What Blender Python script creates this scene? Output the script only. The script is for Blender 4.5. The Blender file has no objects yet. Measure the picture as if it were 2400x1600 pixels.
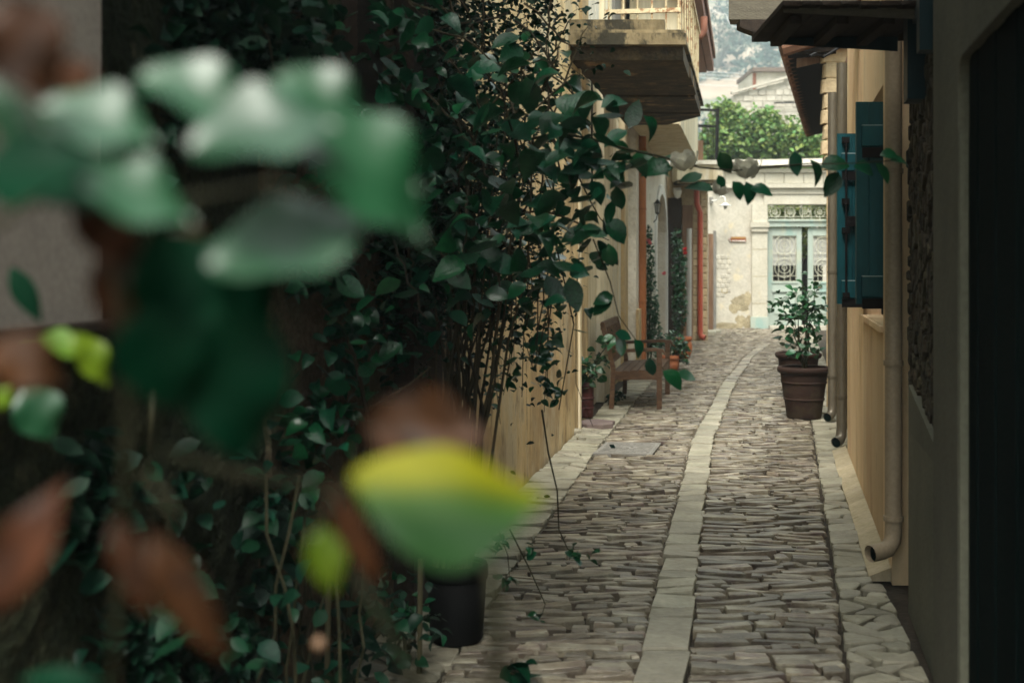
import bpy, math, random
import numpy as np
from mathutils import Vector, Matrix, noise as mnoise
R = random.Random(7)
pi = math.pi
S = bpy.context.scene
COL = S.collection

# ------------------------------------------------------------------ camera, world, sun, exposure
cam_d = bpy.data.cameras.new('camera'); cam = bpy.data.objects.new('camera', cam_d); COL.objects.link(cam)
cam.location = (0, 0, 1.6); cam.rotation_euler = (pi/2, 0, 0)
cam_d.lens = 45; cam_d.sensor_width = 36; cam_d.shift_y = -0.0775
cam_d.clip_start = 0.05; cam_d.clip_end = 2000
cam_d.dof.use_dof = True; cam_d.dof.focus_distance = 8.5; cam_d.dof.aperture_fstop = 2.7
S.camera = cam

SUN_EL, SUN_ROT = math.radians(58), math.radians(192)
w = bpy.data.worlds.new('World'); S.world = w; w.use_nodes = True
nt = w.node_tree; nt.nodes.clear()
out = nt.nodes.new('ShaderNodeOutputWorld'); bg = nt.nodes.new('ShaderNodeBackground')
sky = nt.nodes.new('ShaderNodeTexSky'); sky.sky_type = 'NISHITA'; sky.sun_disc = False
sky.sun_elevation = SUN_EL; sky.sun_rotation = SUN_ROT; sky.dust_density = 4; sky.air_density = 1.0
mixw = nt.nodes.new('ShaderNodeMix'); mixw.data_type = 'RGBA'; mixw.inputs[0].default_value = 0.72
mixw.inputs[7].default_value = (5.6, 6.1, 5.3, 1)          # bright cloud cover
nt.links.new(sky.outputs[0], mixw.inputs[6]); nt.links.new(mixw.outputs[2], bg.inputs[0])
bg.inputs[1].default_value = 0.115
nt.links.new(bg.outputs[0], out.inputs[0])

sun_d = bpy.data.lights.new('sun', 'SUN'); sun = bpy.data.objects.new('sun', sun_d); COL.objects.link(sun)
sun_d.energy = 2.1; sun_d.angle = math.radians(28); sun_d.color = (1, 0.965, 0.89)
sd = Vector((math.sin(SUN_ROT)*math.cos(SUN_EL), math.cos(SUN_ROT)*math.cos(SUN_EL), math.sin(SUN_EL)))
sun.rotation_euler = sd.to_track_quat('Z', 'Y').to_euler(); sun.location = (0, 0, 30)

S.view_settings.view_transform = 'Standard'; S.view_settings.look = 'None'
S.view_settings.gamma = 1; S.view_settings.use_curve_mapping = False
S.view_settings.exposure = 1.72
S.render.engine = 'CYCLES'
S.cycles.use_denoising = True
S.cycles.max_bounces = 7; S.cycles.diffuse_bounces = 4; S.cycles.glossy_bounces = 3; S.cycles.volume_bounces = 1

# ------------------------------------------------------------------ helpers
def P(px, py, Z):
    return Vector(((px-1200)/3000*Z, Z, 1.6-(py-614)/3000*Z))
def LX(Z): return -1.604+0.183*Z          # street line of the left houses
def RX(Z): return 0.581+0.207*Z           # street line of the right houses
def rnd(a, b): return R.uniform(a, b)
def nz(x, y=0., z=0.): return mnoise.noise(Vector((x, y, z)))

class MB:
    def __init__(s): s.v = []; s.f = []
    def add(s, vs, fs):
        b = len(s.v); s.v += [tuple(q) for q in vs]; s.f += [tuple(i+b for i in f) for f in fs]; return s
    def hexa(s, c):                        # 8 corners: bottom ring 0-3, top ring 4-7
        return s.add(c, [(3,2,1,0),(4,5,6,7),(0,1,5,4),(1,2,6,5),(2,3,7,6),(3,0,4,7)])
    def box(s, x0, x1, y0, y1, z0, z1):
        return s.hexa([(x0,y0,z0),(x1,y0,z0),(x1,y1,z0),(x0,y1,z0),(x0,y0,z1),(x1,y0,z1),(x1,y1,z1),(x0,y1,z1)])
    def side(s, F, Z0, Z1, o0, o1, z0, z1): # box sheared along a house line
        a, b = min(o0,o1), max(o0,o1)
        return s.hexa([(F(Z0)+a,Z0,z0),(F(Z0)+b,Z0,z0),(F(Z1)+b,Z1,z0),(F(Z1)+a,Z1,z0),
                       (F(Z0)+a,Z0,z1),(F(Z0)+b,Z0,z1),(F(Z1)+b,Z1,z1),(F(Z1)+a,Z1,z1)])
    def bar(s, p, q, wd, ht, up=Vector((0,0,1))):
        p = Vector(p); q = Vector(q); d = (q-p).normalized()
        if abs(d.dot(up)) > .95: up = Vector((0,1,0))
        x = d.cross(up).normalized()*wd/2; y = x.cross(d).normalized()*ht/2
        return s.hexa([p-x-y,p+x-y,q+x-y,q-x-y,p-x+y,p+x+y,q+x+y,q-x+y])
    def tube(s, pts, r, n=6, cap=True):
        pts = [Vector(p) for p in pts]; m = len(pts)
        rs = r if isinstance(r, (list, tuple)) else [r]*m
        t0 = (pts[1]-pts[0]).normalized(); a = t0.orthogonal().normalized(); vs = []
        for i in range(m):
            t = (pts[min(i+1,m-1)]-pts[max(i-1,0)]).normalized()
            a = (a-t*a.dot(t)).normalized(); b = t.cross(a)
            for k in range(n):
                an = 2*pi*k/n; vs.append(pts[i]+(a*math.cos(an)+b*math.sin(an))*rs[i])
        fs = [(i*n+k, i*n+(k+1)%n, (i+1)*n+(k+1)%n, (i+1)*n+k) for i in range(m-1) for k in range(n)]
        if cap: fs += [tuple(range(n-1,-1,-1)), tuple(range((m-1)*n, m*n))]
        return s.add(vs, fs)
    def lathe(s, prof, c, n=28):
        vs = [(c[0]+r*math.cos(2*pi*k/n), c[1]+r*math.sin(2*pi*k/n), c[2]+z) for r, z in prof for k in range(n)]
        m = len(prof)
        fs = [(i*n+k, i*n+(k+1)%n, (i+1)*n+(k+1)%n, (i+1)*n+k) for i in range(m-1) for k in range(n)]
        return s.add(vs, fs)
    def extr(s, A, B):                     # two matching outlines -> prism
        n = len(A)
        return s.add(list(A)+list(B), [tuple(range(n-1,-1,-1)), tuple(range(n,2*n))]+[(i,(i+1)%n,n+(i+1)%n,n+i) for i in range(n)])
    def stone(s, A, up, depth, ch, tz=None): # outline of a stone face, its outward direction, depth and rounded edge
        n = len(A); A = [Vector(a) for a in A]; c = sum(A, Vector())/n; up = Vector(up)
        r0 = [a-up*depth for a in A]; r1 = [a-up*ch for a in A]; r2 = []
        for a in A:
            d = c-a; l = d.length; r2.append(a+d*min(.35, ch*1.1/max(l,1e-4)) + (up*(tz*((a-c).x*4)) if tz else Vector()))
        fs = [(i,(i+1)%n,n+(i+1)%n,n+i) for i in range(n)]+[(n+i,n+(i+1)%n,2*n+(i+1)%n,2*n+i) for i in range(n)]
        fs.append(tuple(range(2*n,3*n)))
        return s.add(r0+r1+r2, fs)

def meshobj(name, mb, mat, smooth=False):
    me = bpy.data.meshes.new(name); me.from_pydata(mb.v, [], mb.f); me.update()
    if mat: me.materials.append(mat)
    if smooth:
        me.polygons.foreach_set('use_smooth', [True]*len(me.polygons))
    o = bpy.data.objects.new(name, me); COL.objects.link(o); return o
def tag(o, label=None, cat=None, group=None, kind=None):
    for k, v in (('label',label),('category',cat),('group',group),('kind',kind)):
        if v: o[k] = v
    return o
def thing(name, loc, label, cat, group=None):
    o = bpy.data.objects.new(name, None); COL.objects.link(o); o.location = loc; o.empty_display_size = .1
    return tag(o, label, cat, group)
def part(name, mb, mat, parent, label=None, smooth=False, kind=None):
    o = meshobj(name, mb, mat, smooth); adopt(o, parent); return tag(o, label, None, None, kind)
def adopt(o, parent):
    o.parent = parent
    if parent.type == 'EMPTY': o.matrix_parent_inverse = Matrix.Translation(-parent.location)
def inst(name, me, M, parent):
    o = bpy.data.objects.new(name, me); COL.objects.link(o); adopt(o, parent); o.matrix_basis = M; return o

# ------------------------------------------------------------------ materials
def mat(name, cols, scale=6, stretch=(1,1,1), rough=.85, spec=.3, bump=.3, bscale=60, bdist=.01, var=.15, hue=0.,
        detail=6, spots=None, metal=0., transl=0., ramp=(.3,.7), fine=.12, grad=None):
    m = bpy.data.materials.new(name); m.use_nodes = True; t = m.node_tree; N = t.nodes; L = t.links
    b = N['Principled BSDF']; b.inputs['Roughness'].default_value = rough; b.inputs['Metallic'].default_value = metal
    b.inputs['Specular IOR Level'].default_value = spec
    tc = N.new('ShaderNodeTexCoord'); mp = N.new('ShaderNodeMapping'); mp.inputs['Scale'].default_value = stretch
    oi = N.new('ShaderNodeObjectInfo'); ge = N.new('ShaderNodeNewGeometry')
    ad = N.new('ShaderNodeMath'); ad.operation = 'ADD'; L.new(oi.outputs['Random'], ad.inputs[0]); L.new(ge.outputs['Random Per Island'], ad.inputs[1])
    fr = N.new('ShaderNodeMath'); fr.operation = 'FRACT'; L.new(ad.outputs[0], fr.inputs[0])
    L.new(tc.outputs['Object'], mp.inputs[0])
    n1 = N.new('ShaderNodeTexNoise'); n1.inputs['Scale'].default_value = scale; n1.inputs['Detail'].default_value = detail
    n1.noise_dimensions = '4D'
    if var: 
        wm = N.new('ShaderNodeMath'); wm.operation = 'MULTIPLY'; wm.inputs[1].default_value = 9; L.new(fr.outputs[0], wm.inputs[0]); L.new(wm.outputs[0], n1.inputs['W'])
    L.new(mp.outputs[0], n1.inputs['Vector'])
    cr = N.new('ShaderNodeValToRGB'); e = cr.color_ramp.elements
    e[0].position = ramp[0]; e[1].position = ramp[1]; e[0].color = (*cols[0],1); e[1].color = (*cols[-1],1)
    for i, c in enumerate(cols[1:-1]):
        k = e.new(ramp[0]+(ramp[1]-ramp[0])*(i+1)/(len(cols)-1)); k.color = (*c,1)
    
    if grad:                               # colour runs across the leaf blade from one side to the other
        sx = N.new('ShaderNodeSeparateXYZ'); L.new(tc.outputs['Object'], sx.inputs[0]); gm = N.new('ShaderNodeMapRange'); gm.inputs[1].default_value = grad[0]; gm.inputs[2].default_value = grad[1]
        L.new(sx.outputs['Y'], gm.inputs[0]); mm = N.new('ShaderNodeMix'); mm.inputs[0].default_value = .8; L.new(n1.outputs[0], mm.inputs[2]); L.new(gm.outputs[0], mm.inputs[3]); L.new(mm.outputs[0], cr.inputs[0])
    else: L.new(n1.outputs[0], cr.inputs[0])
    last = cr.outputs[0]
    n2 = N.new('ShaderNodeTexNoise'); n2.inputs['Scale'].default_value = bscale; n2.inputs['Detail'].default_value = 5
    L.new(mp.outputs[0], n2.inputs['Vector'])
    if spots:                              # (colour, scale, threshold, amount) patches of wear / lichen / dirt
        for sc, ss, th, am in spots:
            n3 = N.new('ShaderNodeTexNoise'); n3.inputs['Scale'].default_value = ss; n3.inputs['Detail'].default_value = 8; n3.inputs['Roughness'].default_value = .65
            L.new(mp.outputs[0], n3.inputs['Vector'])
            r3 = N.new('ShaderNodeMapRange'); r3.inputs[1].default_value = th; r3.inputs[2].default_value = th+.07; r3.inputs[4].default_value = am
            L.new(n3.outputs[0], r3.inputs[0])
            mx = N.new('ShaderNodeMix'); mx.data_type = 'RGBA'; L.new(r3.outputs[0], mx.inputs[0]); L.new(last, mx.inputs[6]); mx.inputs[7].default_value = (*sc,1); last = mx.outputs[2]
    hs = N.new('ShaderNodeHueSaturation'); L.new(last, hs.inputs['Color'])
    r1 = N.new('ShaderNodeMapRange'); r1.inputs[3].default_value = 1-var; r1.inputs[4].default_value = 1+var; L.new(fr.outputs[0], r1.inputs[0])
    r2 = N.new('ShaderNodeMapRange'); r2.inputs[1].default_value = .3; r2.inputs[2].default_value = .7; r2.inputs[3].default_value = 1-fine; r2.inputs[4].default_value = 1+fine; L.new(n2.outputs[0], r2.inputs[0])
    mu = N.new('ShaderNodeMath'); mu.operation = 'MULTIPLY'; L.new(r1.outputs[0], mu.inputs[0]); L.new(r2.outputs[0], mu.inputs[1])
    L.new(mu.outputs[0], hs.inputs['Value'])
    if hue:
        m3 = N.new('ShaderNodeMath'); m3.operation = 'MULTIPLY'; m3.inputs[1].default_value = 7.31; L.new(fr.outputs[0], m3.inputs[0])
        f3 = N.new('ShaderNodeMath'); f3.operation = 'FRACT'; L.new(m3.outputs[0], f3.inputs[0])
        rh = N.new('ShaderNodeMapRange'); rh.inputs[3].default_value = .5-hue; rh.inputs[4].default_value = .5+hue; L.new(f3.outputs[0], rh.inputs[0]); L.new(rh.outputs[0], hs.inputs['Hue'])
    L.new(hs.outputs[0], b.inputs['Base Color'])
    if bump:
        bp = N.new('ShaderNodeBump'); bp.inputs['Strength'].default_value = bump; bp.inputs['Distance'].default_value = bdist
        L.new(n2.outputs[0], bp.inputs['Height']); L.new(bp.outputs[0], b.inputs['Normal'])
    if transl:
        tr = N.new('ShaderNodeBsdfTranslucent'); L.new(hs.outputs[0], tr.inputs[0]); ms = N.new('ShaderNodeMixShader'); ms.inputs[0].default_value = transl
        L.new(b.outputs[0], ms.inputs[1]); L.new(tr.outputs[0], ms.inputs[2]); L.new(ms.outputs[0], N['Material Output'].inputs[0])
    return m

M = {}
M['mortar'] = mat('mortar', [(.022,.018,.012),(.055,.042,.03)], 9, rough=.95, bump=.8, bscale=40, bdist=.02)
M['cobble'] = mat('cobble stone', [(.082,.063,.045),(.185,.157,.112),(.35,.325,.25)], 7, (1,1.6,1), rough=.40, spec=.6, bump=.55, bscale=45, bdist=.012, var=.45, hue=.010,
                  spots=[((.11,.078,.07),5,.55,.7),((.42,.39,.33),14,.62,.5)])
M['slab'] = mat('pale slab', [(.205,.19,.138),(.29,.272,.205),(.365,.345,.265)], 5, rough=.55, spec=.5, bump=.6, bscale=32, bdist=.012, var=.2, hue=.008,
                spots=[((.14,.115,.085),11,.64,.75),((.22,.19,.13),3,.6,.5)])
M['purple'] = mat('purple slab', [(.15,.11,.105),(.21,.165,.15)], 6, rough=.7)
M['earth'] = mat('earth', [(.10,.08,.055),(.17,.14,.10)], 3, rough=.95)
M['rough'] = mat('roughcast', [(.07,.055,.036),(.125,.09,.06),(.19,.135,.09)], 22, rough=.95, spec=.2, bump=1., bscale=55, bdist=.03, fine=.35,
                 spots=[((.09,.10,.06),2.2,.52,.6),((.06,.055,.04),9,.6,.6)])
M['shadetoned'] = mat('shade-toned roughcast', [(.016,.022,.012),(.04,.046,.025),(.085,.082,.048)], 16, rough=.95, spec=.2, bump=1., bscale=45, bdist=.03, fine=.35, spots=[((.018,.028,.014),2.0,.47,.75),((.13,.105,.07),5,.63,.6)])  # shade on the near wall put into a darker, greener roughcast colour
M['ochre'] = mat('ochre plaster', [(.40,.275,.13),(.52,.385,.20),(.60,.47,.27)], 3.2, (1,1,.5), rough=.9, bump=.4, bscale=35, bdist=.012, fine=.08,
                 spots=[((.56,.46,.30),2.6,.56,.55),((.24,.16,.08),1.6,.48,.6),((.45,.40,.29),.9,.5,.55),((.13,.09,.05),2.6,.6,.65),((.15,.10,.05),5,.56,.65),((.06,.048,.035),14,.66,.7)])
M['cream'] = mat('cream plaster', [(.44,.36,.22),(.58,.50,.34),(.66,.60,.46)], 4, (1,1.4,.15), rough=.9, bump=.3, bscale=30, bdist=.01,
                 spots=[((.70,.66,.56),2.4,.55,.6),((.27,.19,.10),7,.62,.6)])
M['white'] = mat('whitewash', [(.58,.53,.43),(.70,.67,.58)], 4, rough=.9, bump=.5, bscale=26, bdist=.02, spots=[((.40,.31,.2),9,.60,.7)])
M['backplaster'] = mat('pale plaster', [(.385,.355,.29),(.46,.435,.37)], 2.5, rough=.9, bump=.3, bscale=22, bdist=.012,
                       spots=[((.55,.47,.30),3,.58,.5),((.38,.32,.22),10,.66,.5)])
M['backstone'] = mat('dressed stone', [(.40,.37,.295),(.465,.44,.365)], 3, rough=.85, bump=.3, bscale=25, spots=[((.42,.36,.24),5,.62,.55)], var=.05)
M['patch'] = mat('bare mortar', [(.26,.215,.13),(.38,.33,.22)], 12, rough=.95, bump=.9, bscale=30, bdist=.03)
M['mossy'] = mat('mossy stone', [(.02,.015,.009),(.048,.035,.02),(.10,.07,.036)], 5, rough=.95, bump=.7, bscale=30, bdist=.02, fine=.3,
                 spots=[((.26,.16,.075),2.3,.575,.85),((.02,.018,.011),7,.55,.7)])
M['slabcap'] = mat('weathered cornice', [(.11,.085,.045),(.25,.195,.11)], 4, (1,1,.6), rough=.95, bump=.6, bscale=30, bdist=.015, spots=[((.018,.017,.011),2.6,.47,.92)])
M['rconcrete'] = mat('grey render', [(.108,.113,.082),(.15,.15,.11)], 3, rough=.92, bump=.35, bscale=45, bdist=.01)
M['lightrender'] = mat('pale panel', [(.34,.30,.265),(.39,.35,.31)], 3, rough=.8, bump=.1)
M['rubble'] = mat('rubble stone', [(.018,.017,.011),(.045,.039,.024),(.11,.09,.058)], 11, rough=.9, bump=1, bscale=22, bdist=.03, var=.35, hue=.02)
M['peach'] = mat('peach plaster', [(.56,.405,.24),(.65,.49,.30),(.69,.55,.36)], 2.2, (1,1,.5), rough=.88, bump=.15, bscale=40, bdist=.006, fine=.05, spots=[((.55,.36,.22),1.6,.53,.5),((.40,.29,.17),3.5,.58,.45)])
M['fillet'] = mat('cement fillet', [(.36,.31,.20),(.44,.38,.27)], 6, rough=.92, bump=.5, bscale=35, bdist=.012, spots=[((.22,.18,.11),9,.62,.6)])
M['pipecream'] = mat('painted pipe', [(.30,.235,.155),(.36,.29,.20)], 3, rough=.5, bump=.05)
M['zinc'] = mat('zinc', [(.12,.105,.08),(.19,.17,.13)], 5, (1,1,.3), rough=.42, spec=.5, metal=.55, bump=.1, spots=[((.12,.095,.07),6,.6,.6)])
M['teal'] = mat('teal paint', [(.004,.052,.064),(.006,.07,.083)], 6, (1,1,.3), rough=.5, bump=.15, bscale=50)
M['tealdark'] = mat('dark teal paint', [(.001,.014,.018),(.002,.022,.027)], 6, (1,1,.3), rough=.6, bump=.15, bscale=50)
M['tealhi'] = mat('teal edge highlight', [(.25,.33,.33),(.36,.43,.42)], 8, rough=.6)  # pale tone paints the light caught on the batten tops
M['darkdoor'] = mat('black door paint', [(.0012,.006,.0055),(.002,.008,.007)], 4, rough=.9, spec=.02)
M['iron'] = mat('black iron', [(.005,.005,.0055),(.010,.009,.009)], 8, rough=.7, spec=.15)
M['rust'] = mat('rusty cream paint', [(.42,.34,.20),(.54,.46,.30)], 12, rough=.7, spots=[((.20,.08,.03),14,.53,.85)])
M['redpipe'] = mat('red paint pipe', [(.26,.045,.022),(.33,.06,.03)], 4, rough=.45)
M['orpipe'] = mat('rust brown pipe', [(.28,.10,.038),(.36,.14,.055)], 4, (1,1,.3), rough=.55, spots=[((.18,.06,.03),5,.6,.6)])
M['oldwood'] = mat('dark old wood', [(.016,.011,.008),(.04,.028,.02)], 5, (6,1.5,6), rough=.9, bump=.6, bscale=30)
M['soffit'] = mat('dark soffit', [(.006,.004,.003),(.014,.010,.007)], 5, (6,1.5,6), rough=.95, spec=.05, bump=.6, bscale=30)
M['midwood'] = mat('brown wood', [(.11,.06,.035),(.20,.12,.072)], 5, (5,5,.6), rough=.85, bump=.5, bscale=30)
M['greywood'] = mat('grey timber', [(.085,.075,.055),(.13,.115,.085)], 5, (2,8,8), rough=.85, bump=.5, bscale=25, spots=[((.05,.045,.04),7,.6,.6)])
M['bench'] = mat('bench timber', [(.06,.03,.015),(.095,.05,.026),(.135,.08,.044)], 4, (3,1,9), rough=.6, bump=.3, bscale=30, var=.16)
M['terra'] = mat('terracotta', [(.022,.010,.007),(.036,.018,.012)], 6, (1,1,2), rough=.85, bump=.3, bscale=40, spots=[((.05,.036,.02),2.4,.55,.6),((.07,.05,.035),7,.67,.5)])
M['terrabright'] = mat('orange terracotta', [(.36,.115,.045),(.45,.16,.07)], 6, rough=.75, bump=.2, spots=[((.28,.09,.045),5,.6,.6)])
M['blackpot'] = mat('black plastic', [(.003,.0035,.0035),(.006,.006,.006)], 6, rough=.7, spec=.12, bump=.1)
M['redblack'] = mat('dark red pot', [(.03,.008,.008),(.07,.014,.012)], 9, (1,1,4), rough=.6, bump=.6, bscale=25)
M['soil'] = mat('soil', [(.02,.014,.01),(.05,.035,.022)], 30, rough=1, bump=1, bscale=60)
LF = dict(rough=.3, spec=.6, bump=.25, bscale=14, bdist=.02, transl=.16, detail=2)
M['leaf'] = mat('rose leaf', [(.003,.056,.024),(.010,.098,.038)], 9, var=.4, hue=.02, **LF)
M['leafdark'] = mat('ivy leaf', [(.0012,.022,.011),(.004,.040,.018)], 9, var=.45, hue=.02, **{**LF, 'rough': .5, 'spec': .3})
M['leafpot'] = mat('citrus leaf', [(.012,.065,.024),(.022,.095,.035)], 9, var=.4, hue=.02, **LF)
M['leafbright'] = mat('garden leaf', [(.06,.15,.045),(.20,.27,.06)], 3, rough=.5, spec=.4, bump=0, var=.45, hue=.035, transl=.3)
M['leaffar'] = mat('courtyard leaf', [(.12,.20,.05),(.28,.30,.07)], 3, rough=.55, spec=.3, bump=0, var=.4, hue=.04, transl=.3)
M['fgleaf'] = mat('big glossy leaf', [(.003,.045,.016),(.007,.075,.024)], 9, rough=.47, spec=1., bump=.12, bscale=9, bdist=.02, transl=.18, var=.15)
M['fgdark'] = mat('big dark leaf', [(.0006,.019,.0085),(.0015,.032,.013)], 9, rough=.6, spec=.08, bump=.1, bscale=9, transl=.15, var=.1)
M['fgyellow'] = mat('yellowing leaf', [(.05,.13,.012),(.15,.20,.006)], 7, rough=.4, spec=.5, bump=.1, bscale=9, transl=.25, var=.1)
M['fgturn'] = mat('turning leaf', [(.012,.042,.010),(.03,.075,.010),(.20,.20,.004)], 7, rough=.55, spec=.15, bump=.1, bscale=9, transl=.2, var=.05, grad=(-.03,.03))
M['fgbrown'] = mat('withered leaf', [(.008,.004,.0025),(.060,.021,.005),(.014,.006,.003)], 26, rough=.6, spec=.3, bump=.3, bscale=20, transl=.2, var=.35, hue=.01)
M['fgbud'] = mat('pale bud', [(.16,.09,.05),(.2,.13,.08)], 20, rough=.6, bump=0)
M['stem'] = mat('green brown stem', [(.018,.022,.010),(.05,.045,.022)], 20, rough=.7)
M['cane'] = mat('cane', [(.022,.02,.011),(.07,.055,.03)], 12, (1,1,.3), rough=.75, var=.4)
M['palecane'] = mat('pale cane', [(.06,.055,.028),(.10,.09,.05)], 12, (1,1,.3), rough=.75)
M['petal'] = mat('white petal', [(.62,.60,.48),(.72,.70,.60)], 8, rough=.6, bump=0, transl=.25)
M['pink'] = mat('pink petal', [(.62,.12,.16),(.72,.22,.24)], 8, rough=.6, bump=0)
M['redpetal'] = mat('red petal', [(.55,.02,.03),(.65,.05,.05)], 8, rough=.6, bump=0)
M['mint'] = mat('mint door paint', [(.28,.335,.29),(.34,.39,.345)], 3, (1,1,.5), rough=.65, bump=.2, spots=[((.42,.43,.31),2.5,.55,.5),((.19,.34,.31),2.2,.56,.5)])
M['grille'] = mat('painted ironwork', [(.42,.42,.32),(.52,.51,.41)], 8, rough=.6, spots=[((.28,.16,.09),9,.6,.7)])
M['sandstone'] = mat('pale ashlar', [(.33,.305,.25),(.45,.42,.36)], 2, rough=.9, bump=.4, bscale=14, bdist=.03, var=.10)
M['tan'] = mat('tan rubble', [(.34,.25,.14),(.50,.40,.25)], 5, rough=.9, bump=.8, bscale=18, bdist=.02, var=.2, spots=[((.2,.13,.07),9,.6,.6)])
M['tile'] = mat('roof tile', [(.10,.045,.025),(.18,.085,.045)], 6, rough=.9, bump=.5, var=.3)
M['fascia'] = mat('brown fascia', [(.13,.05,.03),(.19,.075,.045)], 5, rough=.7)
M['glass'] = mat('lamp glass', [(.32,.32,.30),(.4,.4,.37)], 5, rough=.15, spec=.6, bump=0)
M['whitepaint'] = mat('white metal', [(.62,.62,.58),(.7,.7,.66)], 5, rough=.45, bump=0)
M['sign'] = mat('brown sign', [(.20,.065,.028),(.25,.09,.035)], 5, rough=.5, bump=0)
M['signtop'] = mat('ochre sign band', [(.36,.19,.055),(.42,.23,.07)], 5, rough=.5, bump=0)
M['cover'] = mat('cast iron cover', [(.20,.195,.175),(.27,.26,.235)], 6, rough=.6, spec=.5, metal=.1, bump=.3)
M['greybox'] = mat('grey plastic', [(.16,.155,.14),(.2,.19,.17)], 5, rough=.6)
M['wire'] = mat('wire', [(.5,.5,.5),(.6,.6,.6)], 4, rough=.5, bump=0)
M['pole'] = mat('pole timber', [(.10,.08,.07),(.15,.12,.1)], 4, rough=.9)
M['hill'] = mat('dry hillside', [(.17,.13,.095),(.27,.21,.155),(.34,.275,.215)], .06, rough=1, bump=0, detail=8, spots=[((.10,.12,.08),.09,.5,.8)], var=0, fine=.2)
M['scrub'] = mat('grey green scrub', [(.03,.055,.045),(.065,.095,.07)], .5, rough=1, spec=.1, bump=0, var=.4)
M['baretwig'] = mat('grey tree', [(.08,.085,.065),(.14,.135,.105)], .5, rough=1, bump=0, var=.3)

# ------------------------------------------------------------------ leaves
def leaf_grid(L=1., W=.6, fold=.25, curl=.3, rows=6, cols=2, tip=.9, wave=0., sag=0., pw=.75):
    vs = []; fs = []; nc = cols*2+1
    for i in range(rows+1):
        t = i/rows; wd = W/2*(math.sin(pi*min(1,t)**tip)**pw if 0 < t < 1 else .02)
        for j in range(nc):
            u = (j-cols)/cols
            vs.append((L*(t-.5), u*wd+sag*W*((2*t-1)**2-.4), abs(u)*wd*fold - curl*L*(t-.3)**2 + wave*W*math.sin(t*11+u*2)*abs(u)))
    for i in range(rows):
        for j in range(nc-1):
            a = i*nc+j; fs.append((a, a+nc, a+nc+1, a+1))
    return vs, fs
LT = [leaf_grid(1,.62,.25,.25,5,1,.85), leaf_grid(1,.7,.35,.5,5,1,.9), leaf_grid(1,.55,.15,-.15,5,1,.8), leaf_grid(1,.66,.5,.7,5,1,.85)]
LTM = {}
def leaf_mesh(k, m):
    key = (k, m.name)
    if key not in LTM:
        me = bpy.data.meshes.new('leaf'); me.from_pydata(*[LT[k][0], [], LT[k][1]]); me.materials.append(m)
        me.polygons.foreach_set('use_smooth', [True]*len(me.polygons)); LTM[key] = me
    return LTM[key]
def frame(c, x, n, s=1.):
    x = Vector(x).normalized(); n = Vector(n); n = (n-x*n.dot(x)).normalized(); y = n.cross(x)
    m = Matrix(((x.x,y.x,n.x,0),(x.y,y.y,n.y,0),(x.z,y.z,n.z,0),(0,0,0,1)))
    return Matrix.Translation(Vector(c)) @ m @ Matrix.Scale(s, 4)
def rleaf(c, s, droop=.35, up=.8):
    a = rnd(0, 2*pi)
    x = (math.cos(a), math.sin(a), -rnd(0, 2*droop)); n = (rnd(-1,1), rnd(-1.2,.7), up+rnd(-.5,.6))
    return frame(c, x, n, s)
def leaf_stuff(name, mats, material, parent):
    V = [np.array(l[0]) for l in LT]; vs = []; fs = []; b = 0
    for Mx in mats:
        k = R.randrange(4); A = np.array(Mx); q = V[k] @ A[:3,:3].T + A[:3,3]
        vs += q.tolist(); fs += [tuple(i+b for i in f) for f in LT[k][1]]; b += len(q)
    mb = MB(); mb.v = vs; mb.f = fs
    return part(name, mb, material, parent, None, True, 'stuff')
def split_leaves(parent, mats, material, nmax=300, name='leaf', stuffname='foliage'):
    def big(m):                            # how large it shows from the camera side
        return m.to_scale()[0]/max(.3, m.translation.y) * (1 if abs(m.translation.x/max(.2,m.translation.y)) < .42 else .1)
    mats = sorted(mats, key=big, reverse=True)
    for m in mats[:nmax]: inst(name, leaf_mesh(R.randrange(4), material), m, parent)
    if len(mats) > nmax: leaf_stuff(stuffname, mats[nmax:], material, parent)
def curvy(p, q, sag=.1, n=8, jit=.02):
    p, q = Vector(p), Vector(q); o = []
    for i in range(n+1):
        t = i/n; v = p.lerp(q, t); v.z -= sag*4*t*(1-t)*-1
        if 0 < i < n: v += Vector((rnd(-jit,jit), rnd(-jit,jit), rnd(-jit,jit)))
        o.append(v)
    return o

# ------------------------------------------------------------------ ground and pavement
g = meshobj('ground', MB().add([(-300,-60,-.07),(600,-60,-.07),(600,150,-.07),(-300,150,-.07)], [(0,1,2,3)]), M['earth']); tag(g, kind='structure')
def strip_x(Z):                            # centre of the pale slab strip
    return float(np.interp(Z, [3,5.23,7.37,9.45,11.8,14.5,15.8,17.55,19.55,21.33,23.6,25,31], [.2,.63,.987,1.354,1.77,2.36,2.626,3.013,3.506,3.925,4.55,4.95,6.7]))
def lb(Z): return LX(Z)+float(np.interp(Z, [4,6,11.4,20,31], [.46,.40,.33,.35,.5]))
def rb(Z): return float(np.interp(Z, [4,5.75,12.6,20,24,31], [1.09,1.474,2.95,4.55,5.5,7.3]))
def gz(x, y): return .008*nz(x*1.3, y*.9, 3.)+.004*nz(x*4, y*4, 8.)
mbp = MB()
for i in range(60):
    Z0, Z1 = 2.6+i*.48, 2.6+(i+1)*.48
    a, b_, c, d = LX(Z0)-.25, RX(Z0)+.6, RX(Z1)+.6, LX(Z1)-.25
    mbp.add([(a,Z0,-.036),(b_,Z0,-.036),(c,Z1,-.036),(d,Z1,-.036)], [(0,1,2,3)])
mbp.add([(1,31.4,-.036),(14,31.4,-.036),(14,26.5,-.039),(1,26.5,-.039)], [(3,2,1,0)])
pave = meshobj('pavement', mbp, M['mortar']); tag(pave, kind='structure')
MH = [P(1388,1063,10.69), P(1529,1066,10.62), P(1551,1038,11.32), P(1420,1036,11.37)]
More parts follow.
